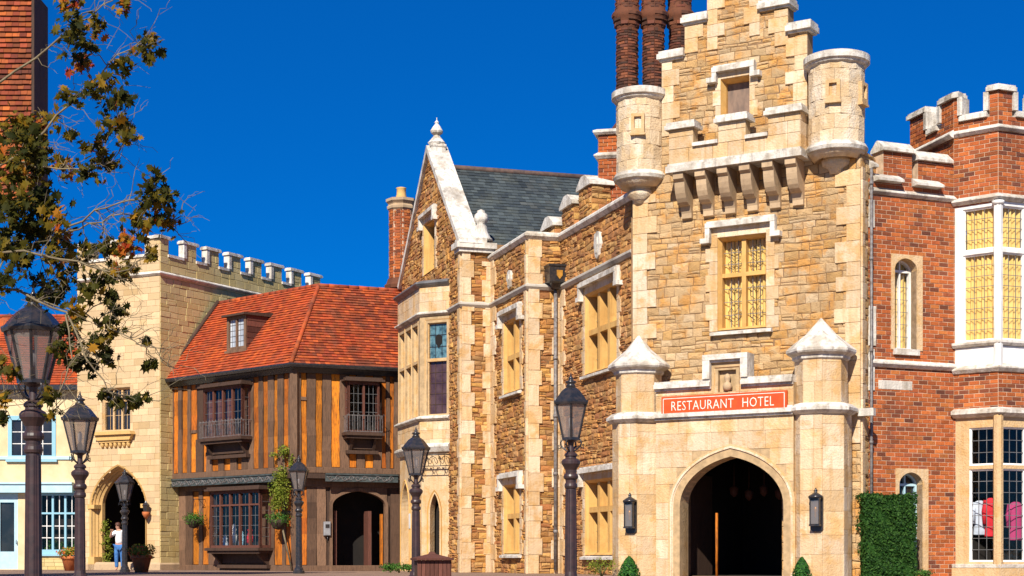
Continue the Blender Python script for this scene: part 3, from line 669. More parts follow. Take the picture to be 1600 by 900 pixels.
# octagonal piers
def pier(px, r, yap, ycap, name='pier'):
    c = FP(FP.uv(px, HY, -.52)[0], 0, -.52); rr = r/math.cos(math.pi/8); rot = math.atan2(FT.N.y, FT.N.x)+math.pi/8; Y = c.y
    zz = lambda py: HC+(HY-py)/F*(Y-r*.7)
    za, zc2, zs2 = zz(yap), zz(ycap), zst
    m = MB(); k2 = rr-.015; m.lathe((c.x, c.y, 0), [(k2, 0), (k2, zs2), (k2-.02, zs2+.1), (k2-.09, zs2+.2), (k2-.09, zc2-.1)], 8, rot, False); p = m.build(name, M_ASHM, tower)
    b = MB()
    for i in range(8):
        a = rot+2*math.pi*i/8; a2 = a-2*math.pi/8
        for (q, z0, z1) in ((k2, .02, zs2), (k2-.09, zs2+.2, zc2-.05)):
            A = Vector((c.x+math.cos(a2)*q, c.y+math.sin(a2)*q, 0)); B = Vector((c.x+math.cos(a)*q, c.y+math.sin(a)*q, 0)); f3 = wall_fr(A, B)
            if (f3.O+f3.U*f3.L/2-c).dot(f3.N) < 0: f3 = wall_fr(B, A)
            masonry(b, f3, rect(0, f3.L, z0, z1), [], (.44, .56), (.9, 1.2) if i % 2 else (.26, .34), .005, .012, .002, .003, rnd=random.Random(i))
    b.build('masonry', M_ASH, p, recalc=False)
    k = MB(); k.lathe((c.x, c.y, 0), [(rr-.03, zs2-.05), (rr+.05, zs2-.02), (rr+.15, zs2+.05), (rr+.15, zs2+.12), (rr+.02, zs2+.22), (rr-.1, zs2+.24)], 8, rot, False)
    k.lathe((c.x, c.y, 0), [(rr-.12, zc2-.22), (rr-.04, zc2-.17), (rr-.03, zc2-.1), (rr+.08, zc2-.04), (rr+.11, zc2+.0), (rr+.11, zc2+.06), (rr+.05, zc2+.12), (rr*.5, zc2+(za-zc2)*.54), (.02, za)], 8, rot, False); k.build('pyramid_cap', M_WHITE, p)
    return c, rr
pl = pier(998, .62, 521, 572); pr_ = pier(1283, .66, 493, 548)
sc = MB(); sc.box(FP, pa, pb_, zst-.02, zst+.04, -.01, .08); sc.box(FP, pa, pb_, zst+.04, zst+.14, -.01, .15); sc.box(FP, pa, pb_, zst+.14, zst+.2, -.01, .08); sc.build('string_course', M_WHITE, pwo)
# porch side returns, roof slab, passage
pr2 = MB()
for x in (pa-.3, pb_+.02): pr2.box(FT, x, x+.26, 0, zst+.1, .03, PO-.3)
pr2.box(FT, pa-.3, pb_+.28, zst-.1, zst+.1, .02, PO-.52); pr2.build('porch_side', M_ASHM, pwo)
rz = MB(); rz.box(FT, U(1345)-.02, LT+.36, zst-.05, zst+.13, -.02, .16)
rz.build('string_course', M_WHITE, tower)
pg = MB(); x0, x1 = U(1070)-.1, U(1222)+.15
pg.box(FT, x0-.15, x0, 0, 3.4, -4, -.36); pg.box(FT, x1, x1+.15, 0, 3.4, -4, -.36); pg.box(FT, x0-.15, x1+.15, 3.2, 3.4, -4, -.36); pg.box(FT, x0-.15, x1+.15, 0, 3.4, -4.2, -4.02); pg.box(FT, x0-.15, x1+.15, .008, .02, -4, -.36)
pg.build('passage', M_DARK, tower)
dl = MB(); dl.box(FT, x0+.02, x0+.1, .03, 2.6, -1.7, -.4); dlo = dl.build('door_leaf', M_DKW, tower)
pp = MB(); u_ = up(1086); pp.tube([FP(u_, .0, -1.3), FP(u_, 1.6, -1.3)], .035); pp.build('lit_strip_post', M_ORW, tower)  # orange post stands in for a lit strip inside the dark passage
for i in range(4):
    hs2 = MB(); hx = x0+.5+.42*i; hz = 2.35-.1*(i % 2); hs2.tube([FT(hx, hz+.6, -2.2), FT(hx, hz, -2.2)], .01); hs2.lathe(FT(hx, 0, -2.2), [(.02, hz-.28), (.10, hz-.2), (.12, hz-.05), (.03, hz+.02)], 8); hs2.build('hanging_ornament', M_REDW, tower)

def signtext(txt, fr, u0, u1, zc, h, d, parent, mat, name='lettering', slant=0.0, ext=.004):
    cu = bpy.data.curves.new(name, 'FONT'); cu.body = txt; cu.size = 1; cu.extrude = .02; cu.offset = -.009; cu.align_x = 'CENTER'; cu.align_y = 'CENTER'; cu.resolution_u = 2; cu.space_character = 1.06
    o = bpy.data.objects.new(name, cu); COL.objects.link(o); bpy.context.view_layer.update()
    dg = bpy.context.evaluated_depsgraph_get(); me = bpy.data.meshes.new_from_object(o.evaluated_get(dg)); bpy.data.objects.remove(o)
    xs = [v.co.x for v in me.vertices]; ys = [v.co.y for v in me.vertices]; W, Hh = max(xs)-min(xs), max(ys)-min(ys); mx, my = (max(xs)+min(xs))/2, (max(ys)+min(ys))/2
    o0 = off_of(parent)
    for v in me.vertices:
        q = fr((u0+u1)/2+(v.co.x-mx)/W*(u1-u0), zc+(v.co.y-my)/Hh*h, d+(v.co.z+.02)/.04*ext)-o0; v.co = q
    me.materials.clear(); me.materials.append(mat); o = bpy.data.objects.new(name, me); COL.objects.link(o); o.parent = parent; return o
# the sign
su0, su1 = up(1037), up(1232); sz0, sz1 = zp_(1135, 642), zp_(1135, 616)
sz0, sz1 = (FP.uv(1037, 650, .15)[1]+FP.uv(1232, 641, .15)[1])/2, (FP.uv(1037, 621, .15)[1]+FP.uv(1232, 608, .15)[1])/2
sb = MB(); FS = FP.shift(.1); sb.box(FS, su0, su1, sz0, sz1, -.06, .03); sg = sb.build('sign', M_SIGN, None)
tag(sg, 'long orange red board reading RESTAURANT HOTEL above the porch arch', 'sign')
sm = MB(); e = .045
for a, b, c_, d_ in ((su0+e, su1-e, sz0+e, sz0+e+.016), (su0+e, su1-e, sz1-e-.016, sz1-e), (su0+e, su0+e+.016, sz0+e, sz1-e), (su1-e-.016, su1-e, sz0+e, sz1-e)): sm.box(FS, a, b, c_, d_, .029, .036)
sm.build('border', M_LET, sg)
szc = (sz0+sz1)/2; sh_ = (sz1-sz0)*.47
signtext('RESTAURANT', FS, FS.u(1050), FS.u(1147), szc, sh_, .031, sg, M_LET); signtext('HOTEL', FS, FS.u(1161), FS.u(1210), szc, sh_, .031, sg, M_LET)
pq = MB(); pq.tube([side(.42, .1, .12), side(.42, zst-.2, .12), side(.42, Z(1330, 260), .12)], .035, n=8)
for zq in (1.5, 3.2, 5.4, 7.6, 9.4): pq.tube([side(.42, zq, .12), side(.42, zq+.08, .12)], .05, n=8)
tag(pq.build('downpipe', M_GRAIL, None), 'grey downpipe in the angle between stone tower and brick wing', 'drainpipe')
# porch lanterns
def walllamp(c, nrm_, z, label):
    ux = Vector((-nrm_.y, nrm_.x, 0)); f = Fr(c, ux)
    if f.N.dot(nrm_) < 0: f = Fr(c, -ux)
    rt = root('wall_lantern', f(0, z, 0), label, 'wall lamp', 'slim lanterns on the porch piers')
    a = MB(); a.prism(f, [(-.15, z-.40), (-.09, z-.46), (.09, z-.46), (.15, z-.40), (.15, z+.36), (-.15, z+.36)], .0, .05); a.build('back_plate', M_IRON, rt)
    b = MB(); b.box(f, -.125, .125, z-.30, z+.30, .05, .09)
    for x in (-.12, .10): b.box(f, x, x+.02, z-.3, z+.3, .09, .2)
    b.box(f, -.13, .13, z-.33, z-.29, .05, .21); b.box(f, -.13, .13, z+.29, z+.33, .05, .21); b.build('cage', M_IRON, rt)
    k = MB(); q = f(0, 0, .1); k.lathe((q.x, q.y, 0), [(.18, z+.33), (.17, z+.37), (.06, z+.44), (.03, z+.46), (.045, z+.49), (.01, z+.56)], 8); k.build('cap', M_IRON, rt)
    p = MB(); p.box(f, -.10, .10, z-.28, z+.28, .13, .17); p.build('pane', M_LGLASS, rt)
    bu = MB(); q = f(0, 0, .11); bu.lathe((q.x, q.y, 0), [(.01, z-.14), (.03, z-.12), (.03, z-.02), (.05, z+.04), (.045, z+.10), (.01, z+.14)], 8); bu.build('bulb', M_BRASS, rt)
dN = FT.N
for (c, rr), px, py, lb in ((pl, 987, 805, 'slim black lantern on the pier left of the porch arch'), (pr_, 1277, 800, 'slim black lantern on the pier right of the porch arch')):
    ap = rr*math.cos(math.pi/8); q = c+dN*(ap-.0); fz = Fr(Vector((q.x, q.y, 0)), FT.U); uu, zz3 = fz.uv(px, py); uu = max(-.22, min(.22, uu)); walllamp(fz(uu, 0, 0), dN, zz3, lb)

# ================================================================== RED BRICK WING
RB = [Vector((10.3, 41.4, 0)), Vector((8.55, 38.45, 0)), Vector((10.89, 39.44, 0)), Vector((11.76, 38.7, 0))]
bdir = Vector((.92, .39, 0)).normalized(); RB.append(RB[3]+bdir*3.4)
brick = root('brick_wing', (12.5, 41.5, 0), 'red brick wing with white framed bay windows and battlements', 'building')
FW = wall_fr(RB[1], RB[2]); FL = wall_fr(RB[2], RB[3]); FB = wall_fr(RB[3], RB[4]); FA = wall_fr(RB[0], RB[2])
uw = lambda px: FW.uv(px, HY)[0]; zw_ = lambda px, py: FW.uv(px, py)[1]
zS1 = zw_(1420, 310); zS2 = zw_(1420, 577); zcr = zw_(1400, 283)
o1 = rect(uw(1397), uw(1432), zw_(1415, 546), zw_(1415, 404)); o2 = rect(uw(1404), uw(1441), .1, zw_(1420, 738))
m1, m2, m3, m4 = uw(1380), uw(1425), uw(1434), uw(1484)
gm_ = zw_(1402, 238); gm2 = zw_(1456, 253)
poly = [(0, 0), (FW.L, 0), (FW.L, gm2), (m3, gm2), (m3, zcr), (m2, zcr), (m2, gm_), (m1, gm_), (m1, zcr), (0, zcr)]
bw = wallpart(FW, poly, [o1, o2], brick, M_BRICK, M_BRICKM, BRK, 'brick_wall', .45, 'brickwork')
cap = MB()
for a, b, z in ((m1, m2, gm_), (m3, m4, gm2)):
    f4 = Fr(FW(a-.06, z, 0), FW.N*-1); f4 = Fr(f4.O, f4.U)
    cap.prism(f4, [(-.10, 0), (-.10, .07), (.14, .27), (.20, .27), (.44, .07), (.44, 0)], 0, b-a+.10)
for a, b, z in ((uw(1364), uw(1404), zw_(1385, 284)), (uw(1424), uw(1466), zw_(1445, 292)), (.02, uw(1364), zw_(1360, 262))):
    f4 = Fr(FW(a, z, 0), FW.N*-1); cap.prism(f4, [(-.24, -.03), (-.24, .03), (.0, .17), (.0, -.03)], .0, b-a)
cap.build('coping', M_WHITE, brick)
ss = MB(); ss.sweep([RB[1], RB[2]], prof_string(.13, .11), z=zS1); ss.sweep([RB[1], RB[2]], prof_string(.16, .13), z=zS2); ss.build('string_course', M_WHITE, brick)
qq = MB()
for z0, z1, w_ in ((zw_(1355, 610), zw_(1355, 545), .18), (zw_(1355, 540), zw_(1355, 478), .22), (zw_(1355, 355), zw_(1355, 312), .18)): qq.block(FW, rect(.0, w_, z0, z1), 0, .04, .01, (RND.random(), .5, 0))
qq.block(FW, rect(uw(1372), uw(1425), zw_(1400, 609), zw_(1400, 595)), 0, .02, .008, (.2, .3, 0)); qq.build('quoins', M_WHITE, bw, recalc=False)
# arched stone windows
def archwin(fr, parent, u0, u1, v0, v1, sw, glassm, fm, door_=False, name='window', label=None, nx=2, nz=6, curtain=False):
    zs = v1-(u1-u0)*.42
    s = MB(); z = v0-.08 if not door_ else 0; k = 0
    A = arch(u0, u1, v0, zs, v1, 8, .1)
    ol = [(u0-sw, v0-.02), (u1+sw*1.6, v0-.02), (u1+sw*1.6, v1+sw*.9), (u0-sw, v1+sw*.9)]
    s.slab(fr, ol, [[(p[0], max(p[1], v0)) for p in A]], -.34, .035, (.4, .5, 0)); wp = s.build(name, M_ASH, parent, label)
    f = MB(); B = arch(u0+.055, u1-.055, v0+.05, zs, v1-.055, 8, .1); ring(f, fr, B, arch(u0, u1, v0, zs, v1, 8, .1), -.32, -.22, -.22); cx = (u0+u1)/2
    f.box(fr, u0, u1, v0, v0+.06, -.32, -.215); f.box(fr, cx-.02, cx+.02, v0, v1-.06, -.31, -.225); f.box(fr, u0, u1, zs-.03, zs+.03, -.31, -.222); f.build('sash_frame' if not door_ else 'door_frame', fm, wp)
    glazing(wp, fr, u0+.04, u1-.04, v0+.04, v1-.05, -.29, glassm, nx, nz, M_LEAD, curtain, .006)
    q = MB(); q.box(fr, u0-.04, u1+.04, v0-.14, v0, -.1, .09) if not door_ else None; q.build('sill', M_WHITE, wp) if not door_ else None
archwin(FW, brick, o1[0][0], o1[1][0], o1[0][1], o1[2][1], .10, M_GLASS, M_WPAINT, curtain=True, nx=4, nz=7)
archwin(FW, brick, o2[0][0], o2[1][0], o2[0][1], o2[2][1], .10, M_DGLASS, M_FASCIA, True, 'side_door', nx=2, nz=5)
# the bay: piers, lights, panels
zt1 = FL.z(1525, 325); zt0 = FL.z(1525, 533); zpan = FL.z(1525, 576); zm1 = FL.z(1525, 394)
zl1 = FL.z(1530, 668); zl0 = FL.z(1530, 878); zlm = FL.z(1530, 730); zlc = FL.z(1530, 650)
ztop_ = FL.z(1525, 186)
zstr2 = FL.z(1525, 211)
def bayface(fr, first):
    L = fr.L
    o = []
    us0 = [(fr.u(1504), fr.L-.10)] if first else [(.14, .82), (.96, 1.64), (1.78, 2.46)]
    us1 = [(fr.u(1514), fr.L-.10)] if first else [(.16, .86), (1.02, 1.72), (1.88, 2.58)]
    up_h = rect(0.001, L-.001, zpan, zt1+.1); lo_h = rect(.03 if first else 0.001, L-.001, zl0-.1, zlc)
    polyb = rect(0, L, 0, ztop_)
    if not first:
        c1 = .0; ml = [(0, .42), (1.15, 1.6), (2.3, 2.75)]
        polyb = [(0, 0), (L, 0), (L, ztop_)]
        for a, b in reversed(ml): polyb += [(b, ztop_), (b, ztop_+.60), (a, ztop_+.60), (a, ztop_)]
        polyb = polyb[:-1] if ml[0][0] > 0 else polyb[:-1]
    else: polyb = [(0, 0), (L, 0), (L, ztop_+.60), (L-.22, ztop_+.60), (L-.22, ztop_), (.12, ztop_), (.12, ztop_+.60), (0, ztop_+.60)]
    bwall = wallpart(fr, polyb, [rect(.03, L-.03, zpan+.005, zt1+.1), rect(.05, L-.03, zl0-.1, zlc)], brick, M_BRICK, M_BRICKM, BRK, 'bay_wall', .11, 'brickwork')
    for (us, z0, z1, zmid, zb, ztt, fm, gm, cur, nx, nz, nm) in ((us0, zt0, zt1, zm1, zpan, zt1+.1, M_WPAINT, M_GLASS, True, 3, 3.2, 'upper_bay_window'), (us1, zl0, zl1, zlm, zl0-.1, zlc, M_ASH, M_GLASS, False, 3, 3.2, 'lower_bay_window')):
        f = MB(); holes = []
        for a, b in us: holes += [rect(a, b, z0, zmid-.045), rect(a, b, zmid+.045, z1)]
        f.slab(fr, rect(.001, L-.001, zb, ztt), holes, -.13, -.01); wf = f.build(nm, fm, brick)
        fi = MB()
        for h in holes:
            a, b, c_, d_ = h[0][0], h[1][0], h[0][1], h[2][1]; e = .045
            ring(fi, fr, [(a+e, c_+e), (b-e, c_+e), (b-e, d_-e), (a+e, d_-e), (a+e, c_+e)], [(a, c_), (b, c_), (b, d_), (a, d_), (a, c_)], -.11, -.03, -.06)
            glazing(wf, fr, a+.02, b-.02, c_+.02, d_-.02, -.08, gm, nx, max(2, round(nz*(d_-c_)/.9)), M_LEAD if not cur else M_LEAD, cur, .007)
            if not cur and d_-c_ < .9:
                lb = MB()
                for i in range(5):
                    x = a+(b-a)*(i+.5)/5; lb.tube([fr(x-.05, c_+.5*(d_-c_)+.15, -.075), fr(x-.05, c_+.5*(d_-c_), -.075), fr(x, c_+.3*(d_-c_), -.075), fr(x+.05, c_+.5*(d_-c_), -.075), fr(x+.05, c_+.5*(d_-c_)+.15, -.075)], .006, n=4)
                lb.tube([fr(a, c_+.5*(d_-c_)+.15, -.075), fr(b, c_+.5*(d_-c_)+.15, -.075)], .006, n=4); lb.tube([fr(a+.03, c_+.5*(d_-c_), -.075), fr(b-.03, c_+.5*(d_-c_), -.075)], .006, n=4); lb.build('leading', M_LEAD, wf)
        fi.build('sash_frame', M_WPAINT, wf)
        if nm.startswith('upper'):
            pn = MB(); pn.box(fr, .05, L-.05, zb+.05, z0-.16, -.01, .012); pn.build('panel', M_WPAINT, wf)
bayface(FL, True); bayface(FB, False)
bt = [RB[2], RB[3], RB[4]]
bs2 = MB()
bs2.sweep(bt, prof_string(.15, .13), z=zt1+.1); bs2.sweep(bt, [(-.2, 0), (.07, 0), (.12, .06), (.12, .12), (-.2, .16)], z=zt0-.14); bs2.sweep(bt, prof_string(.18, .12), z=zpan-.12)
bs2.sweep(bt, [(-.1, -.04), (.06, 0), (.17, .07), (.17, .15), (0, .22), (-.1, .22)], z=zlc-.02); bs2.sweep(bt, [(-.3, 0), (.10, 0), (.12, .08), (-.3, .12)], z=zl0-.14)
bs2.sweep([RB[0], RB[2]+Vector((-.05, -.12, 0))], prof_string(.14, .1), z=zstr2); bs2.sweep(bt, prof_string(.14, .12), z=zstr2)
bs2.build('string_course', M_WHITE, brick)
cn = MB()
for i, p in enumerate((RB[3],)):
    for z0, z1 in ((zpan, zt1+.1),): cn.lathe((p.x, p.y, 0), [(.11, z0), (.11, z1)], 8, .3, False); cn.lathe((p.x, p.y, 0), [(.13, z1-.1), (.16, z1-.02), (.13, z1)], 8)
cn.build('corner_post', M_WPAINT, brick)
cn = MB(); cn.lathe((RB[3].x, RB[3].y, 0), [(.12, zl0-.1), (.12, zlc)], 8, .3, False); cn.build('corner_post', M_ASH, brick)
base_ = MB(); base_.sweep(bt, [(-.25, 0), (.12, 0), (.12, zl0-.15), (-.25, zl0-.14)]); base_.build('plinth', M_ASH, brick)
# left-facing parapet of the bay tower
cA = [(0, zS1), (FA.L, zS1), (FA.L, ztop_+.60), (FA.L-.55, ztop_+.60), (FA.L-.55, ztop_), (.75, ztop_), (.75, ztop_+.60), (0, ztop_+.60)]
wallpart(FA, cA, [], brick, M_BRICK, M_BRICKM, BRK, 'parapet_wall', .3, 'brickwork')
bc = MB()
def crencap(fr, segs, verts):
    for a, b, z in segs: bc.box(fr, a, b, z, z+.10, -.36, .09); bc.box(fr, a+.01, b-.01, z+.10, z+.15, -.33, .05)
    for x, sgn, z0, z1 in verts: bc.box(fr, min(x, x+sgn*.13), max(x, x+sgn*.13), z0, z1, -.33, .07)
zh = ztop_+.60; L = FL.L
crencap(FL, [(L-.28, L+.05, zh), (.16, L-.26, ztop_), (-.02, .16, zh)], [(.12, 1, ztop_+.151, zh-.003), (L-.22, -1, ztop_+.151, zh-.003)])
crencap(FB, [(-.05, .5, zh), (.5, 1.1, ztop_), (1.08, 1.68, zh), (1.68, 2.24, ztop_), (2.23, 2.82, zh), (2.83, 3.4, ztop_)], [(.42, 1, ztop_+.151, zh-.003), (1.15, -1, ztop_+.151, zh-.003), (1.6, 1, ztop_+.151, zh-.003), (2.3, -1, ztop_+.151, zh-.003), (2.75, 1, ztop_+.151, zh-.003)])
L = FA.L; crencap(FA, [(-.05, .82, zh), (.89, L-.69, ztop_), (L-.62, L+.03, zh)], [(.75, 1, ztop_+.151, zh-.003), (L-.55, -1, ztop_+.151, zh-.003)])
bc.build('battlement_coping', M_WHITE, brick)
ctr = RB[2]+Vector((1.2, 2.2, 0))
core(brick, [RB[2]+Vector((.35, .5, 0)), RB[3]+Vector((.2, .45, 0)), RB[4]+Vector((-.1, .5, 0)), RB[4]+Vector((-1, 4, 0)), RB[0]+Vector((.5, .2, 0))], zlc+.1, zpan-.05, M_DARK)
core(brick, [RB[2]+Vector((.35, .5, 0)), RB[3]+Vector((.2, .45, 0)), RB[4]+Vector((-.1, .5, 0)), RB[4]+Vector((-1, 4, 0)), RB[0]+Vector((.5, .2, 0))], zt1+.15, ztop_-.3, M_BRICKM)
core(brick, [FW(.02, 0, -1.2), FW(FW.L, 0, -1.2), FW(FW.L+1.5, 0, -6), FW(.02, 0, -6)], 0, zS1+.2, M_DARK)
core(brick, [RB[4]+Vector((-.3, 2.8, 0)), RB[4]+Vector((-.3, 3, 0)), RB[2]+Vector((.2, 3, 0)), RB[2]+Vector((.2, 2.8, 0))], 0, zt1, M_DARK, 'inner_wall')
core(brick, [RB[4]+Vector((0, 0, 0)), RB[4]+Vector((.2, 0, 0)), RB[4]+Vector((-1.2, 5, 0)), RB[4]+Vector((-1.4, 5, 0))], 0, ztop_, M_BRICKM, 'end_wall')
# coats on display behind the lower bay window
def coat(px, py, w_, h_, mat, label, Y):
    c = XY(px, Y); z1 = HC+(HY-py)/F*Y; m = MB()
    m.lathe((c.x, c.y, 0), [(w_*.62, z1-h_), (w_*.60, z1-h_*.97), (w_*.52, z1-h_*.5), (w_*.56, z1-h_*.15), (w_*.40, z1-h_*.03), (w_*.16, z1)], 14, .3, True, None, 1, .5)
    for sg_ in (-1, 1): m.tube([(c.x+sg_*w_*.45, c.y, z1-h_*.07), (c.x+sg_*w_*.66, c.y-.02, z1-h_*.35), (c.x+sg_*w_*.64, c.y-.05, z1-h_*.68)], .075, .055, 8)
    o = m.build('jacket', mat, None); tag(o, label, 'jacket', 'jackets hung in the bay window')
    return o
cz = .0
coat(1531, 782, .27, .85, M_PGREY, 'pale grey jacket hanging behind the brick wing lower window', 39.45)
coat(1548, 778, .25, .95, M_RED, 'bright red jacket hanging beside a pale grey jacket', 39.35)
coat(1587, 784, .30, .95, M_PINK, 'magenta jacket hanging right of the red jacket in the bay window', 39.5)
sh = MB(); c = XY(1516, 39.8); sh.box(Fr((c.x, c.y, 0), (1, 0, 0)), -.1, 1.9, .25, .42, -.35, 0)
tag(sh.build('display_shelf', M_REDW, None), 'low brown display shelf under the hanging jackets', 'shelf')

# ================================================================== ORANGE STONE WING WITH GABLE
wd = Vector((-.296, .955, 0)).normalized(); rd = Vector((-.955, -.296, 0)).normalized()
A0 = Vector((3.195, 41.6, 0)); A1 = A0+wd*5.94; A2 = A1+rd*1.01; A3 = A2+wd*3.77; A4 = A3+rd*.985; A5 = A4+wd*8.13
stone = root('stone_wing', (A3+Vector((1.5, 1, 0))), 'orange rubble stone wing with steep gable, bay window and slate roof', 'building')
W3, R2, W2, R1, G = wall_fr(A1, A0), wall_fr(A2, A1), wall_fr(A3, A2), wall_fr(A4, A3), wall_fr(A5, A4)
zC = W3.z(930, 345); zSt = W3.z(930, 412); zC2 = W2.z(800, 395)
zC = (W3.z(990, 311)+W3.z(876, 378))/2; zSt = (W3.z(990, 388)+W3.z(876, 441))/2; zSt2 = (W2.z(770, 480)+W2.z(826, 447))/2; zC2 = (W2.z(824, 375)+W2.z(775, 408))/2
a1 = rect(W3.u(916), W3.u(966), W3.z(940, 578), W3.z(940, 450)); a2 = rect(W3.u(916), W3.u(966), .55, W3.z(940, 748))
wallpart(W3, rect(0, W3.L, 0, zC), [a1, a2], stone, M_BRN, M_ORGM, RUB2, 'wall', .45)
b1 = rect(W2.u(789), W2.u(814), W2.z(802, 612), W2.z(802, 498)); b2_ = rect(W2.u(789), W2.u(814), .6, W2.z(800, 757))
wallpart(W2, rect(0, W2.L, 0, zC), [b1, b2_], stone, M_ORG, M_ORGM, RUB2, 'wall', .45)
wallpart(R2, rect(0, R2.L, 0, zC), [], stone, M_ORG, M_ORGM, RUB2, 'return_wall', .3); wallpart(R1, rect(0, R1.L, 0, G.z(718, 382)), [], stone, M_ORG, M_ORGM, RUB2, 'return_wall', .3)
zF = G.z(718, 384); ga = G.L/2; zAp = G.z(668, 246)
gw = rect(G.u(664), G.u(681), G.z(672, 425), G.z(672, 345))
bu0, bu1 = G.L-6.09-.05, G.L-1.41                     # bay opening on the gable wall
wallpart(G, [(0, 0), (G.L, 0), (G.L, zF), (ga, zAp), (0, zF)], [gw, rect(bu0+.2, bu1-.2, .3, G.z(690, 445))], stone, M_ORG, M_ORGM, RUB2, 'gable_wall', .45)
window(W3, stone, a1[0][0], a1[1][0], a1[0][1], a1[2][1], 3, (W3.z(940, 512),), .2, M_ASH, M_MULL, .16, (-.34, -.06), -.3, M_DGLASS, (3, 3), hood=True, mw=.17) if False else window(W3, stone, a1[0][0], a1[1][0], a1[0][1], a1[2][1], 3, (W3.z(940, 512),), .2, M_ASH, M_MULL, .17, (-.36, -.05), -.30, M_DGLASS, (3, 3), hood=True)
window(W3, stone, a2[0][0], a2[1][0], a2[0][1], a2[2][1], 3, (W3.z(940, 795),), .2, M_ASH, M_MULL, .17, (-.36, -.05), -.30, M_DGLASS, (3, 3), hood=True)
window(W2, stone, b1[0][0], b1[1][0], b1[0][1], b1[2][1], 2, (W2.z(802, 556),), .2, M_ASH, M_MULL, .17, (-.36, -.05), -.30, M_DGLASS, (3, 3), hood=True)
window(W2, stone, b2_[0][0], b2_[1][0], b2_[0][1], b2_[2][1], 2, (W2.z(802, 806),), .2, M_ASH, M_MULL, .17, (-.36, -.05), -.30, M_DGLASS, (3, 3), hood=True)
window(G, stone, gw[0][0], gw[1][0], gw[0][1], gw[2][1], 1, (), .2, M_ASH, M_MULL, .12, (-.36, -.12), -.30, M_DGLASS, (3, 3), hood=True, sill=False)
q = MB()
quoins(q, R2, 0, 1, 0, zC, .44, .34, .5, .07); quoins(q, R2, R2.L, -1, 0, zSt, .3, .2, .46, .07); quoins(q, W2, W2.L, -1, 0, zC, .2, .12, .5, .065)
quoins(q, R1, 0, 1, 0, zF, .40, .30, .5, .07); quoins(q, R1, R1.L, -1, 0, zC, .30, .20, .46, .07); quoins(q, G, G.L, -1, 0, zF, .30, .2, .5, .065)
quoins(q, W2, 0, 1, 0, zC, .6, .4, .5, .065); quoins(q, W3, 0, 1, 0, zSt, .5, .3, .46, .065)
q.build('quoins', M_ASH, stone, recalc=False)
cs = MB(); path = [A3, A2, A1, A0]
cs.sweep(path, [(-.45, 0), (.04, 0), (.10, .06), (.14, .10), (.14, .16), (.06, .24), (-.1, .27), (-.45, .27)], z=zC); cs.build('coping', M_WHITE, stone)
cs = MB(); cs.sweep([G(bu1, 0, 0), A4, A3, A2, A1, A0], [(-.02, 0), (.06, .02), (.13, .1), (.13, .15), (.02, .22), (-.02, .22)], z=zSt2-.08); cs.build('string_course', M_STR, stone)
# gable copings (thick slabs laid on the slopes), kneeler block and finials
gc = MB(); t_ = .17
sl = math.hypot(ga, zAp-zF)
for sgn in (1, -1):
    x0 = G.L+.12 if sgn > 0 else -.12; zf = zF-.1
    e = Vector((ga-x0, zAp+.1-zf)); ln = e.length; e = e/ln; nn = Vector((-e.y, e.x))*(-1 if sgn > 0 else 1)
    if nn.y < 0: nn = -nn
    p = [(x0, zf), (ga, zAp+.1), (ga, zAp+.1+t_/abs(nn.y) if True else 0), (x0+nn.x*t_, zf+nn.y*t_)]
    gc.prism(G, p, -.62, .12)
gc.build('gable_coping', M_WHITE, stone)
kn = MB(); kn.box(G, G.L-.45, G.L+.14, zF-.24, zF-.12, -1.02, .12); kn.box(G, G.L-.5, G.L+.22, zF-.12, zF+.06, -1.1, .2); kn.box(G, G.L-.42, G.L+.12, zF+.06, zF+.2, -.8, .1); kn.build('kneeler', M_WHITE, stone)
def finial(c, z, s_, parent, nm='finial'):
    m = MB(); m.lathe((c.x, c.y, 0), [(.42*s_, z), (.48*s_, z+.10*s_), (.38*s_, z+.2*s_), (.20*s_, z+.42*s_), (.15*s_, z+.5*s_), (.30*s_, z+.62*s_), (.34*s_, z+.72*s_), (.20*s_, z+.95*s_), (.08*s_, z+1.1*s_), (.12*s_, z+1.16*s_), (.02*s_, z+1.3*s_), (.015, z+1.42*s_)], 8, .3, False); m.build(nm, M_WHITE, parent)
cA_ = G(ga, 0, -.25); mb = MB(); mb.lathe((cA_.x, cA_.y, 0), [(.38, zAp-.1), (.34, zAp+.24), (.38, zAp+.28), (.38, zAp+.34), (.26, zAp+.40)], 4, .78+math.atan2(wd.y, wd.x), False); mb.build('apex_stone', M_WHITE, stone)
finial(cA_, zAp+.36, .66, stone)
cK = G(G.L-.28, 0, -.72); mm = MB(); z = zF+.2; mm.lathe((cK.x, cK.y, 0), [(.40, z), (.34, z+.08), (.30, z+.10), (.22, z+.28), (.18, z+.46), (.13, z+.54), (.21, z+.60), (.24, z+.70), (.20, z+.84), (.12, z+.90), (.13, z+.95), (.02, z+1.0)], 10); mm.build('ball_finial', M_WHITE, stone)
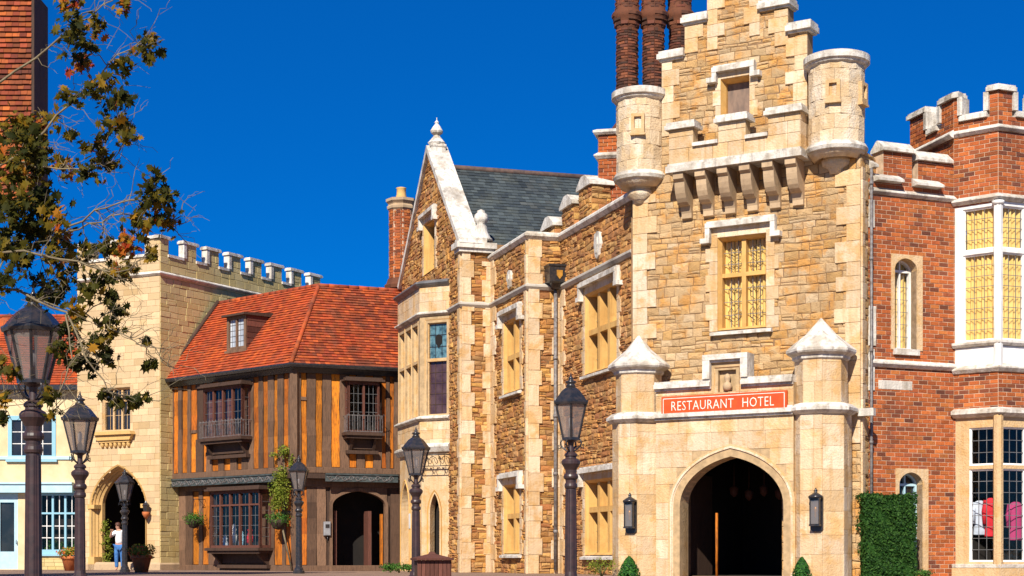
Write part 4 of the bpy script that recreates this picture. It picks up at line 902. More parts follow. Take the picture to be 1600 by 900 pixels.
# slate roof
def tiles(fr, poly, mat, parent, name, h, wd_, lift=.02, th=.012, gap=.006, holes=(), base=None, rn=3):
    r = random.Random(rn); m = MB(); v0 = min(p[1] for p in poly); v1 = max(p[1] for p in poly); v = v0; k = 0
    while v < v1-.01:
        nv = min(v+h, v1); A = cut(scan(poly, v+.002), list(holes), v, nv); B = cut(scan(poly, nv-.002), list(holes), v, nv)
        if len(A) != len(B): A = B = cut(scan(poly, (v+nv)/2), list(holes), v, nv)
        for (a0, a1_), (b0, b1_) in zip(A, B):
            x = min(a0, b0)-(wd_/2 if k % 2 else 0); hi = max(a1_, b1_)
            while x < hi:
                nx = x+wd_*r.uniform(.9, 1.1); xa, xb, ya, yb = max(x, a0), min(nx, a1_), max(x, b0), min(nx, b1_)
                if xb > xa or yb > ya:
                    if xb <= xa: xa = xb = min(max(xa, a0), a1_)
                    if yb <= ya: ya = yb = min(max(ya, b0), b1_)
                    j = r.uniform(-.006, .006); l = lift+r.uniform(-.004, .008)
                    vs = [fr(xa, v-.012+j, l-.012), fr(xb-gap, v-.012+j, l-.012), fr(xb-gap, v-.012+j, l+th), fr(xa, v-.012+j, l+th), fr(yb-gap, nv, .004), fr(ya, nv, .004)]
                    cl = (min(1, max(0, r.random()*.6+.4*(.5+.5*math.sin(x*1.3+v*2.1)*math.cos(v*1.7-x*.8)))), r.random(), 0)
                    m.add(vs, [(0, 1, 2, 3), (3, 2, 4, 5), (1, 4, 2), (0, 3, 5)], cl)
                x = nx
        v = nv; k += 1
    return m.build(name, mat, parent, recalc=False)
def roofplane(A, B, C_, D=None):
    """frame on a roof slope: A,B eave ends (left,right from outside), C_ a point up the slope"""
    A, B, C_ = Vector(A), Vector(B), Vector(C_); u = (B-A).normalized(); v = (C_-A)-u*(C_-A).dot(u); f = Fr(A, u, v.normalized()); return f
def inpl(f, p): p = Vector(p)-f.O; return (p.dot(f.U), p.dot(f.V))
rin = -rd                                             # inwards, away from the gable wall
zR = HC+605*54.6/2500; eZ = zR-4.07*(zAp-zF)/ga*1.0
rg0 = G(ga, zR, -.3); rg1 = rg0+rin*7.6
e0 = G(G.L+.0, eZ, -.3); e1 = e0+rin*7.6
fs_ = roofplane(e0, e1, rg0)
sm_ = MB(); pp4 = [inpl(fs_, x) for x in (e0, e1, rg1, rg0)]; sm_.prism(fs_, pp4, -.12, -.005); ro = sm_.build('roof', M_SLATE, stone)
tiles(fs_, pp4, M_SLATE, ro, 'slates', .19, .24, .014, .008, .008)
f0 = G(0, eZ, -.3); f1 = f0+rin*7.6; bk_ = MB(); bk_.add([rg0, rg1, f1, f0], [(0, 1, 2, 3)]); bk_.build('far_slope', M_SLATE, ro)
bk_ = MB(); bk_.tube([rg0+Vector((0, 0, .02)), rg1+Vector((0, 0, .02))], .10, n=8); bk_.build('ridge_tiles', M_RIDGE, ro)
core(stone, [G(0.3, 0, -.46), G(G.L-.3, 0, -.46), G(G.L-.3, 0, -8), G(.3, 0, -8)], .0, eZ+.5, M_ORGM)
bk_ = MB(); bk_.prism(wall_fr(e1, e1+wd*8.14), [(0, 0), (8.13, 0), (8.13, eZ), (ga, zR), (0, eZ)], -.2, 0); bk_.build('rear_gable', M_ORGM, stone)
core(stone, [W3(.1, 0, -.5), W3(W3.L-2.2, 0, -.5), W3(W3.L-2.2, 0, -5), W3(.1, 0, -5)], 0, zC-.4, M_ORGM)
core(stone, [W2(0, 0, -.5), W2(W2.L, 0, -.5), W2(W2.L, 0, -5), W2(0, 0, -5)], 0, zC-.5, M_ORGM)
# stepped merlons rising behind the parapet
for i, (px0, px1, yt, yb) in enumerate(((863, 902, 338, 400), (893, 934, 304, 385), (921, 957, 273, 370))):
    fm_ = W3.shift(-1.3); Yd = 47.6-1.3*i; c = XY((px0+px1)/2, Yd); fr_ = Fr(c, (.955, .296, 0)); w2_ = (px1-px0)/F*Yd*.44
    zt_ = HC+(HY-yt)/F*Yd; zb_ = zC-.6; m = MB(); m.box(fr_, -w2_, w2_, zb_, zt_-.25, -1.0, 0); mo = m.build('merlon', M_ORGM, stone)
    b = MB(); masonry(b, fr_, rect(-w2_, w2_, zb_, zt_-.25), [], **RUB2); masonry(b, wall_fr(fr_(-w2_, 0, -1.0), fr_(-w2_, 0, 0)), rect(0, 1.0, zb_, zt_-.25), [], **RUB2); b.build('masonry', M_ORG, mo, recalc=False)
    k = MB(); f4 = Fr(fr_(-w2_-.09, zt_-.25, 0), fr_.N*-1); k.prism(f4, [(-.10, -.04), (-.10, .04), (.35, .30), (.65, .30), (1.06, .04), (1.06, -.04)], 0, 2*w2_+.18); k.build('cap', M_WHITE, mo)
# bay window on the gable wall
B0 = Vector((-2.0, 51.6, 0)); B1 = Vector((-3.0, 52.13, 0)); B2 = B1+wd*3.12; B3 = B2+Vector((.527, 1.0, 0))
FN, FM, FR_ = wall_fr(B1, B0), wall_fr(B2, B1), wall_fr(B3, B2)
zb0, zb1, zbt = FN.z(682, 648), FN.z(682, 504), FN.z(682, 562); zbc = FN.z(682, 448); zbl = FN.z(682, 700); zbs = FN.z(682, 492)
zbase2 = zbl
bay = MB(); fl = Fr((0, 0, 0), (1, 0, 0), (0, 1, 0))
ba_ = []
hN = rect(FN.u(668), FN.u(698), zb0, zb1)
hM = [rect(.12+.94*i+.05, .12+.94*i+.85, zb0, zb1) for i in range(3)]
hD = arch(.14, .90, .05, 1.75, 2.5, 8, .3)
for f, hs_, nm in ((FN, [hN], 'n'), (FM, hM, 'm'), (FR_, [], 'r')):
    m = MB(); m.slab(f, rect(0, f.L, zbase2, zbc), hs_, -.3, 0); wo = m.build('bay_wall', M_ASHM, stone)
    b = MB(); masonry(b, f, rect(0, f.L, zbs+.12, zbc), [], (.28, .36), (.3, .6), .006, .012, .002, .003); masonry(b, f, rect(0, f.L, zbase2, zb0-.05), [], (.28, .36), (.25, .5), .006, .012, .002, .003)
    b.build('masonry', M_ASH, wo, recalc=False)
    for h in hs_:
        fm2 = MB(); a, b_, c_, d_ = h[0][0], h[1][0], h[0][1], h[2][1]; e = .03
        o_ = .10 if nm == 'n' else .05
        ring(fm2, f, [(a+e, c_+e), (b_-e, c_+e), (b_-e, d_-e), (a+e, d_-e), (a+e, c_+e)], [(a-o_, c_-.03), (b_+o_, c_-.03), (b_+o_, d_+.12), (a-o_, d_+.12), (a-o_, c_-.03)], -.28, .02, -.05 if nm == 'n' else -.12)
        fm2.box(f, a, b_, zbt-.05, zbt+.05, -.28, -.01); wf = fm2.build('bay_window', M_ASH, stone)
        glazing(wf, f, a, b_, c_, zbt-.05, -.12 if nm == 'n' else -.24, M_PLUM if nm == 'n' else M_DGLASS, 3, 5, M_DKW if nm == 'n' else M_LEAD); glazing(wf, f, a, b_, zbt+.05, d_, -.12 if nm == 'n' else -.24, M_BGLASS if nm == 'n' else M_DGLASS, 3, 3, M_IRON)
        if nm == 'n':
            sh2 = MB(); cx2 = (a+b_)/2; zc4 = (zbt+d_)/2; sh2.prism(f, [(cx2-.13, zc4+.16), (cx2-.13, zc4-.02), (cx2, zc4-.22), (cx2+.13, zc4-.02), (cx2+.13, zc4+.16), (cx2, zc4+.24)], -.119, -.10); sh2.build('painted_shield', M_DARK, wf)
    # ground stage of the bay with openings, set back a little
    g2 = f.shift(-.06); oph = [arch(f.L*.30, f.L*.62, .03, 1.9, 2.55, 8, .3)] if nm == 'n' else ([arch(.25, 1.35, .03, 2.1, 3.0, 8, .3), arch(1.75, 2.85, .03, 2.1, 3.0, 8, .3)] if nm == 'm' else [])
    m = MB(); m.slab(g2, rect(.03, f.L-.03, 0, zbase2), oph, -.3, 0, (.4, .5, 0)); m.build('bay_wall', M_ASH, stone)
    if oph:
        am2 = MB()
        for op in oph:
            u0_, u1_ = op[-1][0], op[0][0]; zz_ = max(p[1] for p in op); sp_ = 1.9 if nm == 'n' else 2.1
            ring(am2, g2, arch(u0_-.01, u1_+.01, .03, sp_, zz_+.01, 10, .3), arch(u0_-.10, u1_+.10, .03, sp_, zz_+.12, 10, .3), -.25, .03, -.03)
        am2.build('arch_moulding', M_MULL, stone)
cb = MB(); bp = [B3, B2, B1, B0]
cb.sweep(bp, [(-.5, 0), (.02, 0), (.10, .06), (.16, .12), (.16, .17), (-.1, .26), (-.5, .30)], z=zbc); cb.build('lead_roof', M_LEAD, stone)
cb = MB(); cb.sweep(bp, [(-.02, 0), (.03, 0), (.12, .06), (.12, .10), (.02, .15), (-.02, .15)], z=zbs-.02); cb.sweep(bp, [(-.2, 0), (.04, 0), (.13, .06), (.13, .10), (.02, .16), (-.2, .16)], z=zb0-.18); cb.sweep(bp, [(-.2, -.12), (.02, -.1), (.12, .06), (.12, .12), (.02, .18), (-.2, .18)], z=zbl-.02)
cb.build('string_course', M_WHITE, stone)
core(stone, [B0+Vector((.2, .4, 0)), B1+Vector((.4, .35, 0)), B2+Vector((.45, -.2, 0)), B3+Vector((.3, 0, 0))], .0, zbc+.02, M_DARK)
# iron lamp bracket over the doorway
br = MB(); zz_ = FN.z(685, 712); rbk = random.Random(4)
br.tube([FN(-.25, zz_, .06), FN(-.25, zz_, .5), FN(FN.L+.12, zz_, .5), FN(FN.L+.12, zz_, .06)], .022, n=5)
br.tube([FN(-.25, zz_-.35, .3), FN(FN.L+.12, zz_-.35, .3)], .016, n=5); br.tube([FN(FN.L+.1, zz_+.1, .06), FN(FN.L+.12, zz_-.9, .12)], .035, n=5)
for i in range(7):
    u_ = -.2+(FN.L+.3)*i/6.2; s_ = 1 if i % 2 else -1
    br.tube([FN(u_+s_*.10*(1-t/16)*math.cos(t*.8), zz_-.17+.14*(1-t/20)*math.sin(t*.8), .30+.15*math.cos(t*.5)) for t in range(12)], .014, .008, 4); br.tube([FN(u_, zz_, .45), FN(u_+.05*s_, zz_-.2, .36), FN(u_, zz_-.36, .3)], .011, n=4)
tag(br.build('iron_bracket', M_IRON, None), 'curly black iron bracket fixed under the stone bay window', 'bracket')
npl = MB(); npl.box(FM.shift(-.06), 1.44, 1.66, 1.45, 1.95, 0, .03); tag(npl.build('notice_plate', M_WPAINT, None), 'small blank white notice plate on the stone bay beside the lamp', 'notice')
# downpipe with hopper head, shield plaques
dp = root('downpipe', R2(R2.L-.08, 0, .15), 'grey downpipe with square black hopper head in the stone corner', 'drainpipe')
x = R2.u(869, .2); m = MB(); m.tube([R2(x, 0.1, .14), R2(x, R2.z(866, 448, .2), .14)], .055, n=10)
for z in (1.2, 2.9, 4.6, 6.3): m.tube([R2(x, z, .14), R2(x, z+.09, .14)], .075, n=10)
m.build('pipe', M_GRAIL, dp)
m = MB(); z = R2.z(866, 446, .2); c = R2(x-.02, 0, .22); m.lathe((c.x, c.y, 0), [(.12, z-.12), (.28, z+.04), (.40, z+.08), (.40, z+.50), (.44, z+.52), (.44, z+.58), (.3, z+.58)], 4, .785+math.atan2(rd.y, rd.x), False); m.build('hopper_head', M_IRON, dp)
m = MB(); m.prism(R2, [(x-.09, z+.40), (x-.09, z+.25), (x, z+.14), (x+.09, z+.25), (x+.09, z+.40)], .515, .53); m.build('badge', M_BRASS, dp)
for f, px, py, s_, lb in ((W3, 937, 383, 1.0, 'small white carved shield high on the stone wall nearer the tower'), (W2, 799, 437, .75, 'small white carved shield on the wall beside the gable buttress')):
    u, z = f.uv(px, py); m = MB(); m.prism(f, [(u-.2*s_, z+.32*s_), (u-.24*s_, z), (u-.14*s_, z-.3*s_), (u, z-.38*s_), (u+.14*s_, z-.3*s_), (u+.24*s_, z), (u+.2*s_, z+.32*s_), (u, z+.38*s_)], .0, .09)
    o = m.build('shield_plaque', M_WHITE, None); tag(o, lb, 'plaque', 'carved shields on the stone wing')
    m = MB(); m.prism(f, [(u-.1*s_, z+.2*s_), (u-.12*s_, z), (u, z-.22*s_), (u+.12*s_, z), (u+.1*s_, z+.2*s_)], .09, .13); m.build('boss', M_WHITE, o)

# ================================================================== TIMBER HOUSE
C0 = Vector((-7.41, 54.5, 0)); CLe = Vector((-12.64, 59.4, 0)); CRi = Vector((-3.72, 56.0, 0))
TLf, TRf = wall_fr(CLe, C0), wall_fr(C0, CRi)
zj = TLf.z(440, 745); ze = (TLf.z(460, 568)+TLf.z(268, 592))/2
timber = root('timber_house', C0+Vector((-1, 3, 0)), 'timber house with orange wood panels and orange tiled roof', 'house')
def timberwall(fr, z0, z1, holes, fracs, seed, side):
    r = random.Random(seed); L = fr.L; pn, po = MB(), MB()
    bk = MB(); bk.slab(fr, rect(0, L, z0, z1), holes, -.25, -.06); wo = bk.build('wall', M_DKW, timber)
    def strip(mb, a, b, zz0, zz1, d, v):
        # cut vertically by holes
        segs = [(zz0, zz1)]
        for h in holes:
            ha, hb = min(p[0] for p in h), max(p[0] for p in h); hz0, hz1 = min(p[1] for p in h), max(p[1] for p in h)
            if b > ha+.03 and a < hb-.03:
                if a < ha: pass
                ns = []
                for s0, s1 in segs:
                    if hz1 <= s0 or hz0 >= s1: ns.append((s0, s1)); continue
                    if hz0 > s0: ns.append((s0, hz0))
                    if hz1 < s1: ns.append((hz1, s1))
                segs = ns
        for s0, s1 in segs:
            n = max(1, round((s1-s0)/.55)); xs = [(a+.006+r.uniform(-.018, .018), b-.006+r.uniform(-.018, .018)) for _ in range(n+1)]
            for i in range(n):
                za, zb_ = s0+(s1-s0)*i/n, s0+(s1-s0)*(i+1)/n; mb.block(fr, [(xs[i][0], za), (xs[i][1], za), (xs[i+1][1], zb_), (xs[i+1][0], zb_)], -.08, d, .010 if n == 1 else .004, (min(1, max(0, v[0]+r.uniform(-.12, .12))), min(1, max(0, v[1]+r.uniform(-.25, .25))), 0))
    x = 0.0; k = 0
    for a, b, ty in fracs:
        v = (r.random(), r.random(), 0)
        if ty == 'o':
            if r.random() < .3:
                zc = z0+(z1-z0)*r.uniform(.4, .7); strip(pn, a, b, z0+.22, zc-.06, -.035, v); strip(po, a, b, zc-.06, zc+.06, .0, (r.random(), r.random(), 0)); strip(pn, a, b, zc+.06, z1-.3, -.035, (r.random(), r.random(), 0))
            else: strip(pn, a, b, z0+.22, z1-.3, -.035, v)
        else: strip(po, a, b, z0+.2, z1-.28, r.uniform(-.01, .025), v)
    po.block(fr, rect(0, L, z0, z0+.2), -.06, .03, .015, (.3, .4, 0)); po.block(fr, rect(0, L, z1-.28, z1), -.06, .025, .015, (.6, .5, 0))
    pn.build('wood_panels', M_ORW, wo, recalc=False); po.build('oak_posts', M_GRW, wo, recalc=False); return wo
def stripes(fr, cols, edges):
    """orange bands listed by their pixel ends; oak fills between"""
    out_ = []; x = 0.0
    for p0, p1 in cols:
        a, b = fr.u(p0), fr.u(p1); sh_r = (b-a)*RND.uniform(-.02, .10); a += sh_r; b -= sh_r
        if a > x+.02:
            n = max(1, round((a-x)/.34)); out_ += [(x+(a-x)*i/n, x+(a-x)*(i+1)/n, 'g') for i in range(n)]
        out_.append((max(a, x), b, 'o')); x = b
    n = max(1, round((fr.L-x)/.34)); out_ += [(x+(fr.L-x)*i/n, x+(fr.L-x)*(i+1)/n, 'g') for i in range(n)]
    return out_
colsL = [(270, 279), (284, 293), (298, 306), (317, 323), (330, 342), (350, 360), (370, 378), (395, 404), (410, 419), (427, 434), (442, 451)]
colsR = [(470, 480), (492, 505), (518, 531), (545, 558), (570, 584), (596, 604), (609, 616)]
wl_ = rect(TLf.u(314), TLf.u(381), TLf.z(345, 684), TLf.z(345, 603)); wr_ = rect(TRf.u(543), TRf.u(601), TRf.z(570, 678), TRf.z(570, 592))
timberwall(TLf, zj+.12, ze, [rect(wl_[0][0]+.1, wl_[1][0]-.1, wl_[0][1], wl_[2][1])], stripes(TLf, colsL, None), 3, 0)
timberwall(TRf, zj+.12, ze, [rect(wr_[0][0]+.1, wr_[1][0]-.1, wr_[0][1], wr_[2][1])], stripes(TRf, colsR, None), 4, 0)
cpst = MB(); cpst.lathe((C0.x, C0.y, 0), [(.16, zj+.1), (.16, ze)], 6, .2, False, (.5, .4, 0)); cpst.build('corner_post', M_GRW, timber)
# ground floor, set back under the jetty
JB = .34; TLg, TRg = TLf.shift(-JB), TRf.shift(-JB)
# corner of the set-back walls
det = TLf.U.x*-TRf.U.y-TLf.U.y*-TRf.U.x
def isect(f1, f2):
    d = f2.O-f1.O; a, b, c_, e = f1.U.x, -f2.U.x, f1.U.y, -f2.U.y; D = a*e-b*c_; t = (d.x*e-b*d.y)/D; return f1.O+f1.U*t
Cg = isect(TLg, TRg); TLg = wall_fr(TLg.O, Cg); TRg = wall_fr(Cg, TRg(TRf.L-.1, 0, 0))
sw_ = rect(TLg.u(329), TLg.u(408), TLg.z(370, 856), TLg.z(370, 764)); dw = arch(TRg.u(517), TRg.u(604), 0.0, TRg.z(560, 790), TRg.z(560, 766), 10, .1)
timberwall(TLg, 0, zj-.05, [rect(sw_[0][0]+.06, sw_[1][0]-.06, sw_[0][1]-.05, sw_[2][1]+.05)], stripes(TLg, [(300, 312), (316, 326), (428, 440), (446, 454)], None), 5, 0)
timberwall(TRg, 0, zj-.05, [rect(min(p[0] for p in dw)+.02, max(p[0] for p in dw)-.02, -.1, TRg.z(560, 762))], stripes(TRg, [(470, 480)], None), 6, 0)
sp2 = MB(); sp2.slab(TRg, rect(TRg.u(512), TRg.u(609), TRg.z(560, 805), TRg.z(560, 755)), [], -.2, -.12) if False else None
ow = TRg.u(517), TRg.u(604)
dm = MB(); zsp, zap = TRg.z(560, 790), TRg.z(560, 766)
outer = rect(ow[0]-.02, ow[1]+.02, 0.01, TRg.z(560, 757)); dm.slab(TRg, outer, [arch(ow[0]+.06, ow[1]-.06, 0.015, zsp, zap-.04, 10, .15)], -.16, -.02)
ring(dm, TRg, arch(ow[0]+.05, ow[1]-.05, 0.01, zsp, zap-.03, 12, .15), arch(ow[0]-.05, ow[1]+.05, .01, zsp, zap+.08, 12, .15), -.1, .05)
do_ = dm.build('doorway', M_GRW, timber)
for a, b, m_ in ((ow[0]+.16, ow[0]+.26, M_REDW), (ow[1]-.62, ow[1]-.5, M_REDW)):
    d2 = MB(); d2.box(TRg, a, b, .02, 2.1 if m_ == M_REDW and a < 3 else 2.2, -.7, -.18); d2.build('door_leaf', m_, do_)
d2 = MB(); d2.box(TRg, ow[1]-.16, ow[1]-.09, .02, 2.0, -.3, -.15); d2.build('door_edge', M_ORW, do_)
# jetty beam and carved lead strip
jb = MB(); jb.sweep([CLe+Vector((-.0, 0, 0)), C0, CRi], [(-.5, 0), (.02, 0), (.02, .17), (-.5, .17)], z=zj-.06, var=(.4, .3, 0)); jb.build('jetty_beam', M_DKW, timber)
fz0, fz1 = zj-.16, zj+.07
fb = MB()
for f, a, b in ((TLf, .0, TLf.L-.75), (TRf, TRf.u(508), TRf.L-.3)): fb.box(f, a, b, fz0, fz1, .02, .06); fb.box(f, a, b, fz1, fz1+.05, .02, .10)
fo = fb.build('carved_strip', M_FRZ, timber)
fc = MB()
for f, a, b in ((TLf, .1, TLf.L-.9), (TRf, TRf.u(510), TRf.L-.4)):
    x = a+.14; k = 0
    while x < b:
        s = 1 if k % 2 else -1; pts = []
        for i in range(15):
            t = i/14; an = t*7.5; r_ = .095*(1-t*.8); pts.append(f(x+s*.0+math.cos(an)*r_, (fz0+fz1)/2+s*math.sin(an)*r_, .07))
        fc.tube(pts, .017, .010, 4); fc.tube([f(x-.14, (fz0+fz1)/2-s*.07, .07), f(x, (fz0+fz1)/2+s*.09, .07), f(x+.10, (fz0+fz1)/2+s*.04, .07)], .013, n=4); x += .24; k += 1
fc.build('scrollwork', M_GRAIL, fo)
# mass inside
core(timber, [CLe-TLf.N*.9, C0-TLf.N*.6-TRf.N*.6, CRi-TRf.N*.9, CRi-TRf.N*4, C0+Vector((.6, 5.5, 0)), CLe-TLf.N*4.6], 0.0 if False else zj-.1, ze-.05, M_DARK)
core(timber, [CLe-TLf.N*1.6, C0-TLf.N*1.3-TRf.N*1.3, CRi-TRf.N*1.6, CRi-TRf.N*4, C0+Vector((.6, 5.5, 0)), CLe-TLf.N*4.6], 0.0, zj-.12, M_DARK)
# roof
ov = .30; eL = TLf.shift(ov); eR = TRf.shift(ov); Ce = isect(eL, eR); zE = ze-.04
v_ = Vector((.50, 2.68, 0)); Kp = C0+v_; zK = HC+(HY-446)/F*Kp.y
K = Vector((Kp.x, Kp.y, zK)); LU = -TLf.U; KL = K+LU*5.85; KR = K+TRf.U*3.35
EL_ = eL.O+Vector((0, 0, zE))+LU*.05; EC = Vector((Ce.x, Ce.y, zE)); ER = TRf(TRf.L+.0, zE, ov)
fl1 = roofplane(EL_, EC, KL); fl2 = roofplane(EC, ER, K)
P1 = [inpl(fl1, p) for p in (EL_, EC, K, KL)]; P2 = [inpl(fl2, p) for p in (EC, ER, KR, K)]
rb_ = MB(); rb_.prism(fl1, P1, -.10, -.004); rb_.prism(fl2, P2, -.10, -.004); rfo = rb_.build('roof', M_TILE2, timber)
dh = []
tiles(fl1, P1, M_TILE, rfo, 'tiles', .135, .175, .028, .014, .006, rn=5); tiles(fl2, P2, M_TILE2, rfo, 'tiles', .135, .175, .028, .014, .006, rn=8)
def ridge(a, b, parent, r=.085, mat=M_TILE2, n=None):
    a, b = Vector(a), Vector(b); n = n or max(2, int((b-a).length/.34)); m = MB()
    for i in range(n): m.tube([a.lerp(b, i/n), a.lerp(b, (i+1)/n)+(b-a).normalized()*.03], r, r*.9, 8, (RND.random(), RND.random(), 0))
    m.build('ridge_tiles', mat, parent)
ridge(EC+Vector((0, 0, .02)), K, rfo); ridge(K, KR, rfo); ridge(KL, K, rfo)
bkr = MB(); back = [K, KL, KL-TLf.N*2.6+Vector((0, 0, -3)), K+Vector((.6, 2.8, -3)), KR-TRf.N*2.6+Vector((0, 0, -3)), KR]; bkr.add([K, KL, KL-TLf.N*2.6+Vector((0, 0, -3)), K+Vector((.6, 2.8, -3))], [(0, 1, 2, 3)]); bkr.add([K, K+Vector((.6, 2.8, -3)), KR-TRf.N*2.6+Vector((0, 0, -3)), KR], [(0, 1, 2, 3)]); bkr.build('far_slope', M_TILE2, rfo)
gt = MB(); gt.sweep([CLe, C0, CRi], [(.16, -.10), (ov+.06, -.10), (ov+.10, -.02), (ov+.10, .03), (.16, .03)], z=zE-.02); gt.sweep([CLe, C0, CRi], [(-.1, -.28), (.10, -.28), (.2, -.05), (-.1, -.05)], z=zE); gt.build('gutter', M_IRON, timber)
vg = MB(); vg.tube([EL_+Vector((-.05, 0, .02)), KL+Vector((-.05, 0, .06))], .09, n=5); vg.tube([EL_+Vector((-.15, 0, -.1)), EL_+Vector((-.3, 0, .15)), EL_+Vector((-.1, .1, .3))], .09, n=6); vg.build('verge_flashing', M_DKW, timber)
# dormer
u0, v0 = fl1.uv(354, 550); u1, v1 = fl1.uv(388, 546); dz0 = fl1(u0, v0)[2]; dw_ = .92; dhh = 1.25
ctrp = fl1((u0+u1)/2, (v0+v1)/2); dfr = Fr(Vector((ctrp.x, ctrp.y, 0))+TLf.N*.02, TLf.U)
dm_ = MB(); zA = ctrp.z; 
dside = 1.15
cheek = Fr(dfr(dw_/2+.1, 0, 0), TLf.N*-1)
slope = (K.z-zE)/((K-EC).dot(-TLf.N)); 
tri = [(0, zA), (dhh/slope, zA+dhh), (0, zA+dhh)]
dm_.prism(cheek, tri, -.05, 0); dm_.prism(Fr(dfr(-dw_/2-.1, 0, 0), TLf.N*-1), tri, 0, .05); do2 = dm_.build('dormer', M_REDW, timber)
dbk = MB()
for i in range(6): dbk.box(cheek, 0.02, max(.05, (dhh/slope)*(i+.7)/6), zA+dhh*i/6+.01, zA+dhh*(i+1)/6-.01, 0, .02+.006*(i % 2), (RND.random(), RND.random(), 0))
dbk.build('cladding', M_REDW, do2)
fr4 = MB(); hs4 = [rect(-dw_/2+.02, -.035, zA+.14, zA+dhh-.12), rect(.035, dw_/2-.02, zA+.14, zA+dhh-.12)]; fr4.slab(dfr, rect(-dw_/2-.1, dw_/2+.1, zA-.04, zA+dhh), hs4, -.1, .03); fr4.box(dfr, -dw_/2-.16, dw_/2+.16, zA-.08, zA+.02, -.05, .09); wf = fr4.build('dormer_window', M_GRW, do2)
for h in hs4: glazing(wf, dfr, h[0][0], h[1][0], h[0][1], h[2][1], -.05, M_PALEG, 3, 5, M_LEAD, r=.007)
rf4 = MB(); rf4.prism(Fr(dfr(-dw_/2-.2, 0, 0), TLf.N*-1), [(-.2, zA+dhh-.02), (-.2, zA+dhh+.05), (dhh/slope+.15, zA+dhh+.16), (dhh/slope+.2, zA+dhh)], 0, dw_+.4); rf4.build('dormer_roof', M_DKW, do2)
# oriel windows with balconies
def oriel(fr, u0, u1, z0, z1, proj, nu, trans, label, balc=True, bay_side=1, base=True, mat=M_REDW, glass=M_GLASS, nz=5, nx=2):
    of = fr.shift(proj); L = u1-u0
    w_ = MB(); hs_ = []; fw = .07; zz = [z0+.06]+list(trans)+[z1-.08]
    for i in range(nu):
        for j in range(len(zz)-1): hs_.append(rect(u0+fw+(L-fw)/nu*i, u0+(L-fw)/nu*(i+1), zz[j]+.03, zz[j+1]-.03))
    w_.slab(of, rect(u0, u1, z0, z1), hs_, -.1, 0); wp = w_.build('oriel_window', mat, timber, label)
    for h in hs_: glazing(wp, of, h[0][0], h[1][0], h[0][1], h[2][1], -.06, glass, nx, max(1, round(nz*(h[2][1]-h[0][1])/(z1-z0))), M_LEAD, r=.006)
    sd = MB()
    for sx, x in ((0, u0), (1, u1)):
        f5 = wall_fr(fr(x, 0, proj), fr(x, 0, 0)) if sx else wall_fr(fr(x, 0, 0), fr(x, 0, proj))
        h5 = [rect(.07, proj-.06, z0+.09, z1-.11)] if proj > .2 else []
        sd.slab(f5, rect(0, proj, z0, z1), h5, -.05, 0)
        if h5: glazing(wp, f5, .07, proj-.06, z0+.09, z1-.11, -.03, glass, 1, nz, M_LEAD, r=.006)
    sd.build('side_frame', mat, wp)
    hd = MB(); hd.box(fr, u0-.14, u1+.14, z1, z1+.07, -.05, proj+.16); hd.box(fr, u0-.08, u1+.08, z1+.07, z1+.14, -.05, proj+.09); hd.build('hood', M_DKW, wp)
    bs = MB(); q = proj+.16; bs.box(fr, u0-.12, u1+.12, z0-.10, z0, -.05, q); bs.box(fr, u0-.06, u1+.06, z0-.2, z0-.10, -.05, q-.08)
    if base:
        bs.prism(fr, [(u0+.1, z0-.2), (u1-.1, z0-.2), (u1-.14, z0-.55), (u0+.14, z0-.55)], -.05, .12); bs.box(fr, u0+.02, u1-.0, z0-.72, z0-.6, -.05, .2)
        for x in (u0+.12, u1-.2):
            bs.prism(Fr(fr(x, 0, 0), fr.N*-1), [(0, z0-.2), (-q+.12, z0-.2), (-q+.2, z0-.28), (-.1, z0-.6), (0, z0-.62)], 0, .1)
    bs.build('sill_base', M_DKW, wp)
    if balc:
        bl = MB(); r = .011; h = .58; d = proj+.13
        for (a, b) in ((u0-.06, u1+.06),):
            for zz_ in (z0+.03, z0+h): bl.tube([fr(a, zz_, 0), fr(a, zz_, d), fr(b, zz_, d), fr(b, zz_, 0)], r*1.2, n=4)
            n = int((b-a)/.09)
            for i in range(n+1):
                x = a+(b-a)*i/n; bl.tube([fr(x, z0+.02, d), fr(x, z0+h, d)], r*.8, n=4)
                if i % 2 == 0: bl.tube([fr(x, z0+h, d), fr(x+.045, z0+h+.06, d), fr(x+.09, z0+h, d)], r*.7, n=4)
            for i in range(1, 4):
                for x in (a, b): bl.tube([fr(x, z0+.02, d*i/4), fr(x, z0+h, d*i/4)], r*.8, n=4)
        bl.build('iron_railing', M_GRAIL, wp)
    return wp
oL = TLf.shift(.3)
oriel(TLf, TLf.u(316, .4)+.0, TLf.u(377, .4), TLf.z(345, 684, .4), TLf.z(345, 604, .4), .36, 4, (), None, nx=2, nz=5)
oriel(TRf, TRf.u(544, .4), TRf.u(594, .4), TRf.z(570, 676, .4), TRf.z(570, 596, .4), .36, 2, (), None, nx=3, nz=6)
oriel(TLg, TLg.u(328, .5), TLg.u(406, .5), TLg.z(370, 856, .5), TLg.z(370, 766, .5), .5, 5, (TLg.z(370, 789, .5),), None, balc=False, nx=2, nz=6)
# curtain inside left oriel
cu = MB(); cu.box(TLf.shift(.1), TLf.u(330), TLf.u(372), TLf.z(345, 684), TLf.z(345, 625), 0, .03); cu.build('red_curtain', M_REDW, timber)
